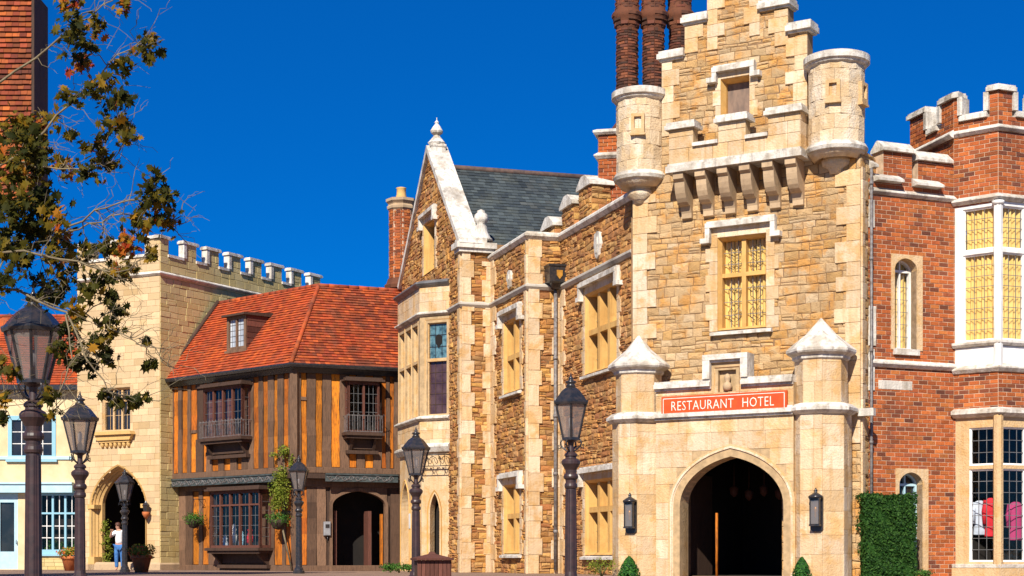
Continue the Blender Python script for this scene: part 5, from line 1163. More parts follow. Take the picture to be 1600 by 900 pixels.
# lamp over the timber wall, grey box by the door
bx = root('meter_box', TRg(TRg.u(510), TRg.z(510, 826), .05), 'grey metal box on the oak post left of the timber doorway', 'box')
u, z = TRg.uv(510, 826); m = MB(); m.block(TRg, rect(u-.12, u+.12, z-.24, z+.24), 0.02, .14, .02); m.build('case', M_GREYM, bx)
m = MB(); m.box(TRg, u-.07, u+.07, z+.02, z+.15, .138, .146); m.build('panel', M_IRON, bx); m = MB(); m.tube([TRg(u+.02, z-.24, .08), TRg(u+.02, z-.5, .08)], .015); m.build('conduit', M_IRON, bx)
# far chimney behind the roof
cc_ = XY(627, 59.9); zt5 = HC+(HY-330)/F*59.9; zb5 = HC+(HY-470)/F*59.9
fch = root('chimney', (cc_.x, cc_.y, 0), 'octagonal red brick chimney with clay pot behind the tiled roof', 'chimney')
m = MB(); m.lathe(cc_, [(.5, 0), (.5, zb5+.75), (.46, zb5+.8), (.46, zt5)], 8, .2, False); m.build('shaft', M_BRICKM, fch)
b = MB()
masonry(b, Cyl(cc_, .455), rect(0, 2*math.pi*.455, zb5+.8, zt5), [], (.10, .11), (.24, .27), .013, .012, .005, .005, bond=True)
masonry(b, Cyl(cc_, .50), rect(0, 2*math.pi*.5, zb5-1.5, zb5+.4), [], (.10, .11), (.24, .27), .013, .012, .005, .005, bond=True); b.build('brickwork', M_BRICK, fch, recalc=False)
m = MB(); m.lathe(cc_, [(.5, zb5+.35), (.62, zb5+.42), (.64, zb5+.55), (.56, zb5+.62), (.5, zb5+.8)], 8, .2, False); m.build('dark_band', M_DBRICK, fch); m = MB(); m.lathe(cc_, [(.46, zt5-.02), (.53, zt5+.05), (.54, zt5+.14), (.48, zt5+.2), (.50, zt5+.24), (.58, zt5+.32), (.58, zt5+.42), (.2, zt5+.46)], 8, .2, False); m.build('cap', M_CORB, fch)
m = MB(); m.lathe(cc_, [(.2, zt5+.44), (.22, zt5+.5), (.18, zt5+.6), (.17, zt5+.82), (.2, zt5+.86), (.14, zt5+.88)], 12); m.build('pot', M_GARCH, fch)

# ================================================================== GATEHOUSE
Gc = Vector((-12.94, 58.8, 0)); Gr = Gc+Vector((.5, .866, 0))*9.74; Gl = Gc+Vector((-.891, .454, 0))*3.95
GF, GS = wall_fr(Gl, Gc), wall_fr(Gc, Gr)
gate = root('gatehouse', GF(2, 0, -2.5), 'pale yellow stone gatehouse with white battlements and pointed archway', 'gatehouse')
zGs = GF.z(250, 427); zMc = GS.z(306, 404)-.20; zMt = GS.z(298, 384)
ga0, ga1 = GF.u(150), GF.u(221); zsA, zaA = GF.z(185, 790), GF.z(185, 737)
gwi = rect(GF.u(160), GF.u(204), GF.z(182, 674), GF.z(182, 606))
def crenel(L, edges, z0, zc, zm):
    pts = [(0, z0), (L, z0)]; pts.append((L, zm if edges[-1][1] >= L-.01 else zc))
    for a, b in reversed(edges):
        if b < L-.01: pts += [(b, zc), (b, zm)]
        if a > .01: pts += [(a, zm), (a, zc)]
        else: pts += [(0, zm)]
    if edges[0][0] > .01: pts.append((0, zc))
    return pts
mer = [(0, .42)]+[(1.97-.66+1.295*k, 1.97+1.295*k) for k in range(7)]; mer[-1] = (mer[-1][0], 9.74)
merF = [(0, .6), (1.5, 2.2), (3.35, 3.95)]
wallpart(GF, crenel(GF.L, merF, 0, zMc, zMt), [arch(ga0-.2, ga1+.2, 0, zsA, zaA+.2, 10, .3), gwi], gate, M_GATE, M_GATEM, GSH, 'front_wall', .5)
wallpart(GS, crenel(9.74, mer, 0, zMc, zMt), [], gate, M_GATES, M_GATEM2, dict(hr=(.20, .28), lr=(.32, .62), gap=.012, dep=.025, jit=.008, bev=.010, wob=.008, split=.12), 'side_wall', .20)
m = MB(); ax = arch(ga0, ga1, 0, zsA, zaA, 12, .3)
for a, b, d0, d1, di in ((0, .08, -.5, -.26, -.34), (.08, .15, -.3, -.14, -.22), (.15, .21, -.2, -.02, -.10), (.21, .27, -.1, .06, .03)):
    ring(m, GF, arch(ga0-a, ga1+a, 0, zsA, zaA+a, 12, .3), arch(ga0-b, ga1+b, 0, zsA, zaA+b, 12, .3), d0, d1, di, (RND.random(), .5, 0))
m.build('arch_moulding', M_GARCH, gate)
m = MB(); m.box(GF, ga0-.35, ga0-.02, zsA-.1, zsA+.05, -.3, .08); m.box(GF, ga1+.02, ga1+.3, zsA-.1, zsA+.05, -.3, .08); m.box(GF, ga0-.3, ga0-.0, 0, .5, -.3, .1); m.build('impost', M_GARCH, gate)
wg = window(GF, gate, gwi[0][0], gwi[1][0], gwi[0][1], gwi[2][1], 3, (GF.z(182, 626),), .1, M_GATE, M_ASH, .08, (-.2, -.08), -.15, M_DGLASS, (2, 2.2), sill=False, sproud=.03, leadmat=M_ASH)
m = MB(); cx = (gwi[0][0]+gwi[1][0])/2; z = gwi[0][1]; m.prism(GF, [(gwi[0][0]-.2, z-.02), (gwi[0][0]-.26, z-.14), (gwi[1][0]+.26, z-.14), (gwi[1][0]+.2, z-.02)], 0, .3); m.prism(GF, [(gwi[0][0]-.2, z-.14), (gwi[0][0]-.1, z-.34), (gwi[1][0]+.1, z-.34), (gwi[1][0]+.2, z-.14)], 0, .2)
for i in range(7): x = gwi[0][0]+.05+(gwi[1][0]-gwi[0][0]-.1)*i/6; m.lathe(GF(x, 0, .05), [(.01, z-.62), (.07, z-.56), (.09, z-.46), (.05, z-.36), (.04, z-.34)], 6)
m.box(GF, gwi[0][0]-.05, gwi[1][0]+.05, z-.42, z-.36, 0, .14); m.build('corbel_sill', M_GARCH, gate)
m = MB(); m.sweep([Gl, Gc, Gr], prof_string(.14, .12), z=zGs-.08); m.build('string_course', M_WHITE, gate)
m = MB()
for f, E, L in ((GS, mer, 9.74), (GF, merF, GF.L)):
    for i, (a, b) in enumerate(E):
        m.box(f, a-.12, b+.10, zMt, zMt+.09, -.24, .08); m.box(f, a-.10, b+.08, zMt+.09, zMt+.12, -.21, .05)
        if a > .1: m.box(f, a-.06, a+.09, zMc+.10, zMt-.003, -.215, .06)
        nx_ = E[i+1][0] if i+1 < len(E) else L
        if nx_ > b+.1: m.box(f, b-.02, nx_-.062, zMc, zMc+.10, -.23, .07)
m.build('battlement_coping', M_WHITE, gate)
m = MB(); m.sweep([Gl, Gc, Gc+GS.U*1.05], [(-.1, 0), (.10, 0), (.10, .22), (.0, .30), (-.1, .30)]); m.build('plinth', M_CORB, gate)
core(gate, [GF(.4, 0, -.55), GF(.4, 0, -9), GS(9.3, 0, -.45), GS(.5, 0, -.45)], zaA+.5, zMc-.7, M_GATEM)
core(gate, [GF(.2, 0, -3.4), GF(.2, 0, -9), GS(9.3, 0, -.45), GS(2.9, 0, -.45)], 0, zaA+.4, M_DARK)
core(gate, [GF(0, 0, -.5), GF(.3, 0, -.5), GF(.3, 0, -4), GF(0, 0, -4)], 0, zaA+.5, M_DARK, 'passage_wall')
m = MB(); m.box(GF, ga1-.28, ga1-.1, .02, 1.75, -1.4, -1.3); tag(m.build('teal_door', M_TEAL, gate), None)
# cream shop to the left
YS = 61.0; SF = Fr((-24.5, YS, 0), (1, 0, 0)); su = lambda px: SF.uv(px, HY)[0]; sz = lambda py: SF.uv(60, py)[1]
SL = su(128); shop = root('cream_shop', SF(SL-4, 0, -3), 'cream plastered shop with pale blue shopfront and orange tile roof', 'shop')
uw1 = rect(su(15), su(85), sz(716), sz(652)); lw = rect(su(61), su(124), sz(863), sz(770)); dr = rect(su(-14), su(28), .03, sz(770))
zEv = sz(603)
m = MB(); m.slab(SF, rect(0, SL, 0, zEv), [uw1, lw, dr], -.35, 0); swo = m.build('wall', M_PLASTER, shop)
m = MB(); masonry(m, SF, [(su(40), 0), (SL, 0), (SL, sz(868)), (su(40), sz(868))], [], (.12, .15), (.3, .5), .008, .03, .004, .006); m.build('plinth', M_GATES, shop)
m = MB(); m.box(SF, 0, su(116), sz(770), sz(757), -.02, .3); m.box(SF, 0, su(116), sz(757), sz(754), -.02, .36); m.box(SF, 0, su(116), sz(718), sz(713), -.01, .06); m.build('fascia_board', M_FASCIA, shop)
def sashwin(fr, parent, h, nu, nx, nz, trans, fm, glass, proud=.03, name='window'):
    a, b, c_, d_ = h[0][0], h[1][0], h[0][1], h[2][1]; m = MB(); hs_ = []; zz = [c_+.07]+list(trans)+[d_-.07]; w_ = (b-a-.10)/nu
    for i in range(nu):
        for j in range(len(zz)-1): hs_.append(rect(a+.05+w_*i+.04, a+.05+w_*(i+1)-.04, zz[j]+.035, zz[j+1]-.035))
    m.slab(fr, rect(a-.06, b+.06, c_-.06, d_+.06), hs_, -.12, proud); m.box(fr, a-.12, b+.12, c_-.14, c_-.06, -.05, proud+.09); wp = m.build(name, fm, parent)
    for q_ in hs_: glazing(wp, fr, q_[0][0], q_[1][0], q_[0][1], q_[2][1], -.05, glass, nx, max(1, round(nz*(q_[2][1]-q_[0][1])/(d_-c_))), M_WPAINT, r=.014)
sashwin(SF, shop, uw1, 2, 2, 4, (), M_BPAINT, M_DGLASS); sashwin(SF, shop, lw, 3, 2, 5, (sz(802),), M_BPAINT, M_GLASS, name='shop_window')
m = MB(); m.slab(SF, rect(su(-14), su(40), .02, sz(770)), [rect(su(0), su(22), .7, sz(785))], -.2, -.02); dro = m.build('shop_door', M_FASCIA, shop); m = MB(); m.box(SF, su(0), su(22), .7, sz(785), -.12, -.10); m.build('pane', M_DGLASS, dro)
m = MB(); m.tube([SF(su(26), 1.0, 0), SF(su(26), 1.0, .06), SF(su(26), 1.15, .06)], .015); m.build('handle', M_IRON, dro)
core(shop, [SF(0, 0, -.9), SF(SL, 0, -.9), SF(SL, 0, -6), SF(0, 0, -6)], 0, zEv-.1, M_DARK)
EA, EB = SF(0, zEv, .35), SF(SL+.0, zEv, .35); RA, RB_ = SF(0, sz(490)+.35, -3), SF(SL, sz(490)+.35, -3)
fsr = roofplane(EA, EB, RA); PS = [inpl(fsr, p) for p in (EA, EB, RB_, RA)]
m = MB(); m.prism(fsr, PS, -.1, -.004); m.add([RA, RB_, RB_+Vector((0, 3.3, -3)), RA+Vector((0, 3.3, -3))], [(0, 1, 2, 3)]); sro = m.build('roof', M_TILE2, shop); tiles(fsr, [(max(p[0], su(-25)) if p[0] < 1 else p[0], p[1]) for p in PS], M_TILE, sro, 'tiles', .15, .19, .028, .014, .006, rn=12); ridge(RA, RB_, sro)
m = MB(); m.box(SF, 0, SL, zEv-.18, zEv, .02, .42); m.build('gutter', M_IRON, shop)
# tall tile-hung house at the upper left edge
th = root('tile_hung_house', (-15.2, 37, 0), 'tile hung upper storey of a house at the upper left corner', 'house')
TH = Fr((-17, 35, 0), (1, 0, 0)); zlow = HC+(HY-312)/F*35; tu = TH.u(50)
m = MB(); m.box(TH, 0, tu, zlow, 12.85, -1.0, -.02); m.build('upper_storey', M_DKW, th)
m = MB(); m.box(TH, 0, tu-2.5, 0, zlow, -2.2, -.1); m.build('wall', M_BRICKM, th)
m = MB(); m.prism(Fr(TH(tu-.9, 0, 0), (0, 1, 0)), [(.1, zlow), (.3, zlow), (.3, zlow-1.2), (.2, zlow-1.2)], 0, .1) if False else None
tiles(TH, rect(0, tu, zlow, 12.85), M_TILE3, th, 'tiles', .115, .15, .035, .016, .005, rn=21)
m = MB(); m.box(TH, tu, tu+.06, zlow-.05, 12.85, -1.0, .04); m.build('bargeboard', M_DKW, th)

# ================================================================== STREET LAMPS
def lampmats(i): return (M_IRON, M_BRIRON)
def make_lamp(px, Y, hexa, lab, s=1.0, body=M_IRON, wide=.31, rot=0.0, post=M_BRIRON, top=None):
    """lantern on a moulded post; total height 3.42 at s=1"""
    c = XY(px, Y); H_ = HC+(HY-top)/F*Y if top else 3.42; r = root('street_lamp', c, lab, 'street lamp', 'lamp posts along the square')
    n = hexa; zb = H_-.98                                      # bottom of the glass
    p = MB(); p.lathe(c, [(.17, 0), (.17, .08), (.14, .10), (.13, .16), (.10, .20), (.094, .26)], 16, 0, False); p.build('base', post, r)
    p = MB(); k0 = 14; vs = []
    p.lathe(c, [(.094, .26), (.080, zb-.78), (.098, zb-.765), (.104, zb-.735), (.098, zb-.70), (.083, zb-.68), (.085, zb-.64), (.112, zb-.615), (.118, zb-.585), (.108, zb-.555), (.084, zb-.53), (.088, zb-.48), (.118, zb-.43), (.148, zb-.385), (.150, zb-.345), (.128, zb-.315), (.088, zb-.295), (.086, zb-.275), (.104, zb-.26), (.104, zb-.235), (.078, zb-.205), (.05, zb-.19), (.042, zb-.10), (.05, zb-.05), (.10, zb-.02), (.11, zb)], 20, 0, False)
    for i in range(10):
        a = 2*math.pi*i/10; q = Vector((math.cos(a), math.sin(a), 0)); p.tube([c+q*.090+Vector((0, 0, .28)), c+q*.078+Vector((0, 0, zb-.80))], .010, n=4)
    p.build('post', post, r)
    q = MB()                                                    # cradle of scrolls
    for i in range(4):
        a = 2*math.pi*i/4+.6+rot; d = Vector((math.cos(a), math.sin(a), 0)); pts = []
        for t in range(9): tt = t/8; pts.append(c+d*(.05+.13*math.sin(tt*2.2))+Vector((0, 0, zb-.19+.19*tt)))
        q.tube(pts, .014, .012, 5); q.tube([c+d*.16+Vector((0, 0, zb-.11)), c+d*.22+Vector((0, 0, zb-.15)), c+d*.22+Vector((0, 0, zb-.08)), c+d*.19+Vector((0, 0, zb-.10))], .011, .008, 4)
    q.build('cradle', body, r)
    zt_ = H_-.42; rb_, rt_ = wide*.48, wide*.93
    L = MB(); 
    for i in range(n):
        a = 2*math.pi*i/n+rot; d = Vector((math.cos(a), math.sin(a), 0)); L.tube([c+d*rb_+Vector((0, 0, zb)), c+d*rt_+Vector((0, 0, zt_))], .018, n=4)
    L.lathe(c, [(rb_-.03, zb-.02), (rb_+.02, zb-.01), (rb_+.02, zb+.03), (rb_-.02, zb+.035)], n, rot, False)
    L.lathe(c, [(rt_-.03, zt_-.02), (rt_+.03, zt_-.015), (wide+.02, zt_+.02), (wide+.02, zt_+.045), (rt_-.03, zt_+.05)], n, rot, False); L.build('lantern_frame', body, r)
    g = MB(); g.lathe(c, [(rb_-.004, zb+.02), (rt_-.006, zt_-.01)], n, rot, False)
    g.f = g.f[:n]; g.c = g.c[:n]; g.sm = g.sm[:n]; go = g.build('glass_pane', M_LGLASS, r)
    t = MB(); t.lathe(c, [(wide, zt_+.04), (wide*.88, zt_+.09), (wide*.58, zt_+.20), (wide*.36, zt_+.25), (wide*.28, zt_+.26), (wide*.30, zt_+.28), (.07, zt_+.29)], n, rot, False); t.build('roof', body, r)
    t = MB(); t.lathe(c, [(.065, zt_+.27), (.075, zt_+.30), (.055, zt_+.315), (.085, zt_+.335), (.09, zt_+.36), (.05, zt_+.375), (.03, zt_+.385), (.045, zt_+.40), (.02, zt_+.43), (.004, zt_+.50)], 10); t.build('finial', body, r)
    b = MB(); b.lathe(c, [(.05, zb+.02), (.05, zb+.14), (.03, zb+.15), (.03, zb+.17)], 10); b.build('burner', M_IRON, r)
    b = MB(); b.lathe(c, [(.022, zb+.17), (.035, zb+.22), (.035, zb+.32), (.012, zb+.36)], 8); b.build('bulb', M_PGREY, r)
    return r
make_lamp(52, 17.5, 8, 'large dark brown street lamp nearest the left edge, eight sided lantern', wide=.325, post=M_BRIRON, rot=.2, top=458)
make_lamp(125, 27.5, 6, 'black street lamp second from the left, its open lantern before the gatehouse', wide=.30, rot=.35, top=618)
make_lamp(195, 52, 6, 'small far street lamp standing in front of the pointed archway', wide=.31, rot=.1, post=M_IRON, top=735)
make_lamp(467, 47, 6, 'street lamp in front of the corner of the timber house', wide=.30, rot=.4, post=M_IRON, top=714)
make_lamp(650, 35, 6, 'street lamp beside the wooden bin below the stone bay window', wide=.30, rot=.2, top=672)
make_lamp(892, 25.3, 6, 'street lamp just left of the porch, glossy black domed lantern', wide=.29, rot=.5, top=590)

# ================================================================== PLANTS
def leafquad(mb, p, n, s, var, r):
    """small pointed leaf"""
    n = n.normalized(); a = n.cross(Vector((r.uniform(-1, 1), r.uniform(-1, 1), r.uniform(-1, 1)))).normalized(); b = n.cross(a)
    mb.add([p-a*s*.5, p+b*s*.28+n*s*.05, p+a*s*.55, p-b*s*.28+n*s*.05], [(0, 1, 2, 3)], var)
LOBE = [(0, -.50), (.10, -.16), (.36, -.40), (.30, -.14), (.52, -.06), (.34, .10), (.42, .36), (.20, .26), (.10, .34), (0, .58), (-.10, .34), (-.20, .26), (-.42, .36), (-.34, .10), (-.52, -.06), (-.30, -.14), (-.36, -.40), (-.10, -.16)]
def maple(mb, p, n, up_, s, var):
    n = n.normalized(); b = (up_-n*up_.dot(n))
    if b.length < .01: b = n.orthogonal()
    b.normalize(); a = b.cross(n); k = len(LOBE)
    a = a*(.55+.45*abs(math.sin(p.x*91+p.z*57))); b = b+n*(.5*math.sin(p.x*71+p.z*37))
    vs = [p]+[p+a*(x*s)+b*(y*s)-n*(abs(x)*s*.28+max(0, y)*s*.15) for x, y in LOBE]
    mb.add(vs, [(0, 1+i, 1+(i+1) % k) for i in range(k)], var)
def blob_leaves(mb, c, rx, ry, rz, n, s, r, hollow=.55, var=None, maskf=None):
    c = Vector(c)
    for _ in range(n):
        while True:
            d = Vector((r.gauss(0, 1), r.gauss(0, 1), r.gauss(0, 1))); 
            if d.length > .1: break
        d.normalize(); q = r.uniform(hollow, 1.05)*(1+.12*math.sin(d.x*7+d.z*5)); p = c+Vector((d.x*rx, d.y*ry, d.z*rz))*q
        if maskf and not maskf(p): continue
        nn = d+Vector((r.gauss(0, .5), r.gauss(0, .5), r.gauss(0, .5)))
        leafquad(mb, p, nn, s*r.uniform(.7, 1.25), var or (r.random(), r.random(), 0), r)
rp_ = random.Random(5)
# hedge block against the brick wing
hf = Fr(XY(1351, 37.6), (.985, .17, 0)); hw = (1438-1351)/F*37.6; hz = HC+(HY-773)/F*37.6; hd = .75
hedge = root('hedge', hf(hw/2, 0, -.3), 'tall clipped green hedge block between porch and brick doorway', 'hedge')
m = MB(); m.box(hf, .06, hw-.06, 0, hz-.06, -hd+.05, -.06); m.build('inner_growth', M_HEDGE, hedge)
m = MB()
for _ in range(9000):
    t = rp_.random(); s_ = .05
    if t < .62: p = hf(rp_.uniform(0, hw), rp_.uniform(0, hz), rp_.uniform(-.06, .01)); n_ = hf.N
    elif t < .76: p = hf(rp_.uniform(0, hw), hz+rp_.uniform(-.05, .015), rp_.uniform(-hd, 0)); n_ = Vector((0, 0, 1))
    elif t < .88: p = hf(rp_.uniform(-.01, .05), rp_.uniform(0, hz), rp_.uniform(-hd, 0)); n_ = -hf.U
    else: p = hf(hw+rp_.uniform(-.05, .01), rp_.uniform(0, hz), rp_.uniform(-hd, 0)); n_ = hf.U
    bulge = .05*math.sin(p.x*5.1+p.z*3.3)*math.sin(p.z*4.7+1)+.02*math.sin(p.x*13+p.z*11)+(rp_.uniform(0, .07) if rp_.random() < .06 else 0); leafquad(m, p+n_*bulge, n_*1.0+Vector((rp_.gauss(0, .6), rp_.gauss(0, .6), rp_.gauss(0, .6))), rp_.uniform(.045, .09), (rp_.random(), rp_.random(), 0), rp_)
m.build('foliage', M_HEDGE, hedge, recalc=False)
def bush(px, Y, w_, ztop, lab, name='bush', mat=M_GREEN, n=900, s=.07, cone=False, cat='bush'):
    c = XY(px, Y); r = root(name, c, lab, cat); m = MB()
    if cone:
        m2 = MB(); m2.lathe(c, [(w_*.28, .02), (w_*.30, ztop*.25), (w_*.20, ztop*.55), (.02, ztop*.8)], 8); m2.build('inner_growth', mat, r)
        for _ in range(n):
            z = rp_.random()**.8*ztop; rr = w_*.5*min(1, (1-z/ztop)**.6*1.15)*(1+rp_.uniform(-.28, .12)); a = rp_.uniform(0, 6.28); leafquad(m, c+Vector((math.cos(a)*rr, math.sin(a)*rr, z)), Vector((math.cos(a), math.sin(a), .6+rp_.gauss(0, .4))), s*rp_.uniform(.8, 1.6), (rp_.random(), rp_.random(), 0), rp_)
    else:
        for k in range(5): blob_leaves(m, c+Vector((rp_.uniform(-.35, .35)*w_, rp_.uniform(-.2, .2)*w_, ztop*rp_.uniform(.45, .62))), w_*.32, w_*.3, ztop*.40, n//5, s, rp_, .3)
    m.build('foliage', mat, r, recalc=False)
    st = MB()
    for k in range(4): st.tube([c, c+Vector((rp_.uniform(-.2, .2)*w_, rp_.uniform(-.2, .2)*w_, ztop*.6))], .02, .01, 5)
    st.build('stem', M_STEM, r)
bush(624, 49, .95, .50+.5*0-.22+.05, 'bright green low bush between timber doorway and stone bay', n=900)
bush(1253, 35.6, .42, HC-.02, 'small clipped conical shrub at the foot of the right porch pier', 'shrub', M_CONE, 1500, .05, True, 'shrub')
bush(983, 36.6, .5, HC, 'dark conical shrub at the foot of the left porch pier', 'shrub', M_CONE, 1500, .05, True, 'shrub')
bush(940, 40, .8, HC-.02, 'loose straggly shrub between the nearest lamp and the porch', 'shrub', M_LIME, 350, .06, False, 'shrub')
bush(1447, 37.6, .5, .22, 'low green plant beside the brick wing doorway', 'shrub', M_GREEN, 350, .05, False, 'shrub')
# hanging baskets and climbing vine
def basket(px, py, fr, off, lab, s=1.0):
    u, z = fr.uv(px, py, off); c = fr(u, z, off); r = root('hanging_basket', c+Vector((0, 0, -.3)), lab, 'hanging basket', 'green hanging baskets on the timber house')
    m = MB(); m.lathe((c.x, c.y, c.z), [(.02, -.28*s), (.14*s, -.24*s), (.22*s, -.1*s), (.24*s, 0)], 12); m.build('basket', M_SOIL, r)
    m = MB(); blob_leaves(m, c+Vector((0, 0, .02)), .36*s, .36*s, .24*s, 1100, .06, rp_, .35); m.build('foliage', M_GREEN, r, recalc=False)
    m = MB(); top_ = fr(u, z+.75, 0); tip = fr(u, z+.75, off); m.tube([top_, tip], .014, n=5)
    for k in range(3): a = k*2.1; m.tube([tip, c+Vector((math.cos(a)*.22, math.sin(a)*.22, 0))], .006, n=4)
    m.tube([fr(u, z+.5, 0), fr(u, z+.75, off*.6)], .01, n=4); m.build('bracket', M_IRON, r)
basket(303, 812, TLg, .5, 'round green hanging basket left of the timber shop window', 1.15)
basket(435, 812, TLg, .45, 'round green hanging basket between shop window and lamp post', 1.25)
vine = root('climbing_vine', TLf(TLf.u(440), zj-1, .2), 'yellow green climbing vine on the timber house corner', 'vine')
m = MB()
for px, py, w_, h_, n in ((437, 768, 17, 34, 1500), (440, 742, 13, 15, 450), (446, 705, 16, 11, 380), (430, 711, 10, 6, 90), (456, 722, 6, 16, 140), (432, 788, 12, 14, 350)):
    u, z = TLf.uv(px, py, .15); sc_ = F/55; blob_leaves(m, TLf(u, z, .17), w_/sc_, .14, h_/sc_, n, .085, rp_, .1)
m.build('foliage', M_LIME, vine, recalc=False)
m = MB(); q0 = TLf(TLf.u(440), TLf.z(440, 800), .12); m.tube([q0, TLf(TLf.u(436), TLf.z(436, 760), .14), TLf(TLf.u(448), TLf.z(448, 730), .1), TLf(TLf.u(446), TLf.z(446, 700), .1)], .03, .012, 5)
m.tube([TLg(TLg.L-.2, 0, .1), q0], .035, .03, 5); m.build('stem', M_BARK, vine)
# flower pots
def pot(px, Y, lab, s=1.0):
    c = XY(px, Y); r = root('flower_pot', c, lab, 'flower pot', 'terracotta flower pots by the archway')
    m = MB(); m.lathe(c, [(.20*s, 0), (.30*s, .42*s), (.31*s, .43*s), (.35*s, .44*s), (.35*s, .54*s), (.30*s, .55*s), (.29*s, .5*s)], 20); m.build('pot', M_TERRA, r)
    m = MB(); m.lathe(c, [(.29*s, .47*s), (.01, .50*s)], 14); m.build('soil', M_SOIL, r)
    m = MB(); blob_leaves(m, c+Vector((0, 0, .66*s)), .44*s, .44*s, .25*s, 800, .09*s, rp_, .2); m.build('foliage', M_LIME, r, recalc=False)
    m = MB(); blob_leaves(m, c+Vector((0, -.05, .64*s)), .46*s, .46*s, .24*s, 160, .09*s, rp_, .8); m.build('flowers', M_PETR, r, recalc=False)
pot(110, 56, 'terracotta flower pot under the pale blue shop window, left of the arch', .95); pot(221, 50.5, 'large terracotta flower pot at the right side of the pointed arch', 1.0)
ivy = MB()
for k in range(16): p = GF(ga0+.12+rp_.uniform(-.05, .25), .3+k*.10, -.15-rp_.random()*.3); blob_leaves(ivy, p, .18, .15, .14, 40, .08, rp_, .1)
tag(ivy.build('ivy', M_LIME, None, recalc=False), 'thin green ivy climbing the left inner side of the pointed arch', 'ivy')
# wall torch lantern beside the arch
tc = root('wall_lantern', GF(GF.u(233), GF.z(233, 800), .1), 'small iron lantern with copper bowl right of the pointed arch', 'wall lamp')
u, z = GF.uv(234, 800); c = GF(u, 0, .22); m = MB(); m.lathe(c, [(.03, z-.26), (.13, z-.1), (.14, z)], 8); m.build('bowl', M_TERRA, tc)
m = MB(); m.lathe(c, [(.08, z), (.12, z+.22), (.15, z+.24), (.05, z+.34), (.02, z+.4)], 6, 0, False); m.tube([GF(u, z-.05, 0), c+Vector((0, 0, z-.12))], .02); m.build('lantern_frame', M_IRON, tc)
# wooden bin
bc_ = XY(679, 33.5); bn = root('wooden_bin', bc_, 'dark brown wooden litter bin beside the street lamp', 'bin'); zt_ = HC+.0; w2 = .36
fbn = Fr(bc_, (.97, .22, 0)); m = MB(); m.box(fbn, -w2+.03, w2-.03, 0, .42, -.6, -.03); m.build('body', M_DKW, bn)
m = MB()
for i in range(8): x = -w2+2*w2*i/8; m.block(fbn, rect(x, x+2*w2/8-.008, 0.01, .44), -.03, .0, .006, (rp_.random(), rp_.random(), 0))
fb2 = wall_fr(fbn(w2, 0, 0), fbn(w2, 0, -.62))
for i in range(7): x = .62*i/7; m.block(fb2, rect(x, x+.62/7-.008, .01, .44), -.03, 0, .006, (rp_.random(), rp_.random(), 0))
m.build('slats', M_REDW, bn, recalc=False)
m = MB(); cl = fbn(0, 0, -.31); m.lathe(cl, [(.56, .43), (.57, .47), (.5, .48), (.10, .56), (.07, .60), (.01, .61)], 4, .785+math.atan2(.22, .97), False); m.build('lid', M_REDW, bn)
# goods in the timber shop window
for i, (px, py, h_, mt, nm, lab) in enumerate(((352, 838, .5, M_PGREY, 'figurine', 'pale grey bottle shape standing in the timber shop window, leftmost'), (366, 830, .7, M_WPAINT, 'figurine', 'tall white draped figurine in the timber shop window'), (378, 835, .55, M_BPAINT, 'figurine', 'pale blue figurine in the middle of the timber shop window'), (391, 830, .65, M_RED, 'figurine', 'red and white figurine at the right of the timber shop window'))):
    f = TLg.shift(.15); u, z = f.uv(px, py+18); c = f(u, z-.02, 0); m = MB(); m.lathe(c, [(.13, 0), (.12, h_*.35), (.07, h_*.6), (.10, h_*.72), (.05, h_*.8), (.06, h_*.9), (.01, h_)], 10)
    tag(m.build(nm, mt, None), lab, 'figurine', 'figurines on show in the timber house window')
# white display figure and plants inside the shop window
pi = bpy.data.objects.get('x')
m = MB()
for k in range(7): p = SF(su(70+7*k), .8+.25*rp_.random(), -.3); blob_leaves(m, p, .2, .1, .35, 50, .1, rp_, .1)
tag(m.build('potted_greenery', M_GREEN, None, recalc=False), 'leafy green plants inside the pale blue shop window', 'plants', kind='stuff')

# ================================================================== PERSON
def skinned(name, pts, edges, radii, mat, parent, sub=2, loc=None):
    o0 = off_of(parent); me = bpy.data.meshes.new(name); me.from_pydata([Vector(p)-o0 for p in pts], edges, []); me.update()
    o = bpy.data.objects.new(name, me); COL.objects.link(o); o.parent = parent
    md = o.modifiers.new('skin', 'SKIN'); md.use_smooth_shade = True
    for i, r in enumerate(radii): v = me.skin_vertices[0].data[i]; v.radius = (r, r) if not isinstance(r, tuple) else r; v.use_root = (i == 0)
    sb = o.modifiers.new('sub', 'SUBSURF'); sb.levels = sub; sb.render_levels = sub
    bpy.context.view_layer.update(); dg = bpy.context.evaluated_depsgraph_get(); m2 = bpy.data.meshes.new_from_object(o.evaluated_get(dg)); o.modifiers.clear(); o.data = m2; m2.materials.clear(); m2.materials.append(mat)
    for p in m2.polygons: p.use_smooth = True
    return o
pc = XY(186.5, 58.0); S = 1.0; pf = lambda x, y, z: pc+Vector((x, y, z))
bd = [pf(0, 0, .92), pf(0, 0, 1.12), pf(0, -.02, 1.32), pf(0, -.03, 1.44), pf(-.03, -.05, 1.50), pf(-.045, -.07, 1.56), pf(-.05, -.075, 1.64),   # pelvis..head 0-6
      pf(-.17, -.02, 1.38), pf(-.30, -.12, 1.20), pf(-.20, -.30, 1.42),      # left arm raised 7-9
      pf(.17, -.02, 1.38), pf(.24, -.04, 1.12), pf(.22, -.16, .92),          # right arm 10-12
      pf(-.09, 0, .86), pf(-.10, -.03, .48), pf(-.10, .02, .07), pf(-.11, -.12, .035),
      pf(.09, 0, .86), pf(.10, .02, .48), pf(.11, .06, .07), pf(.12, -.08, .035)]
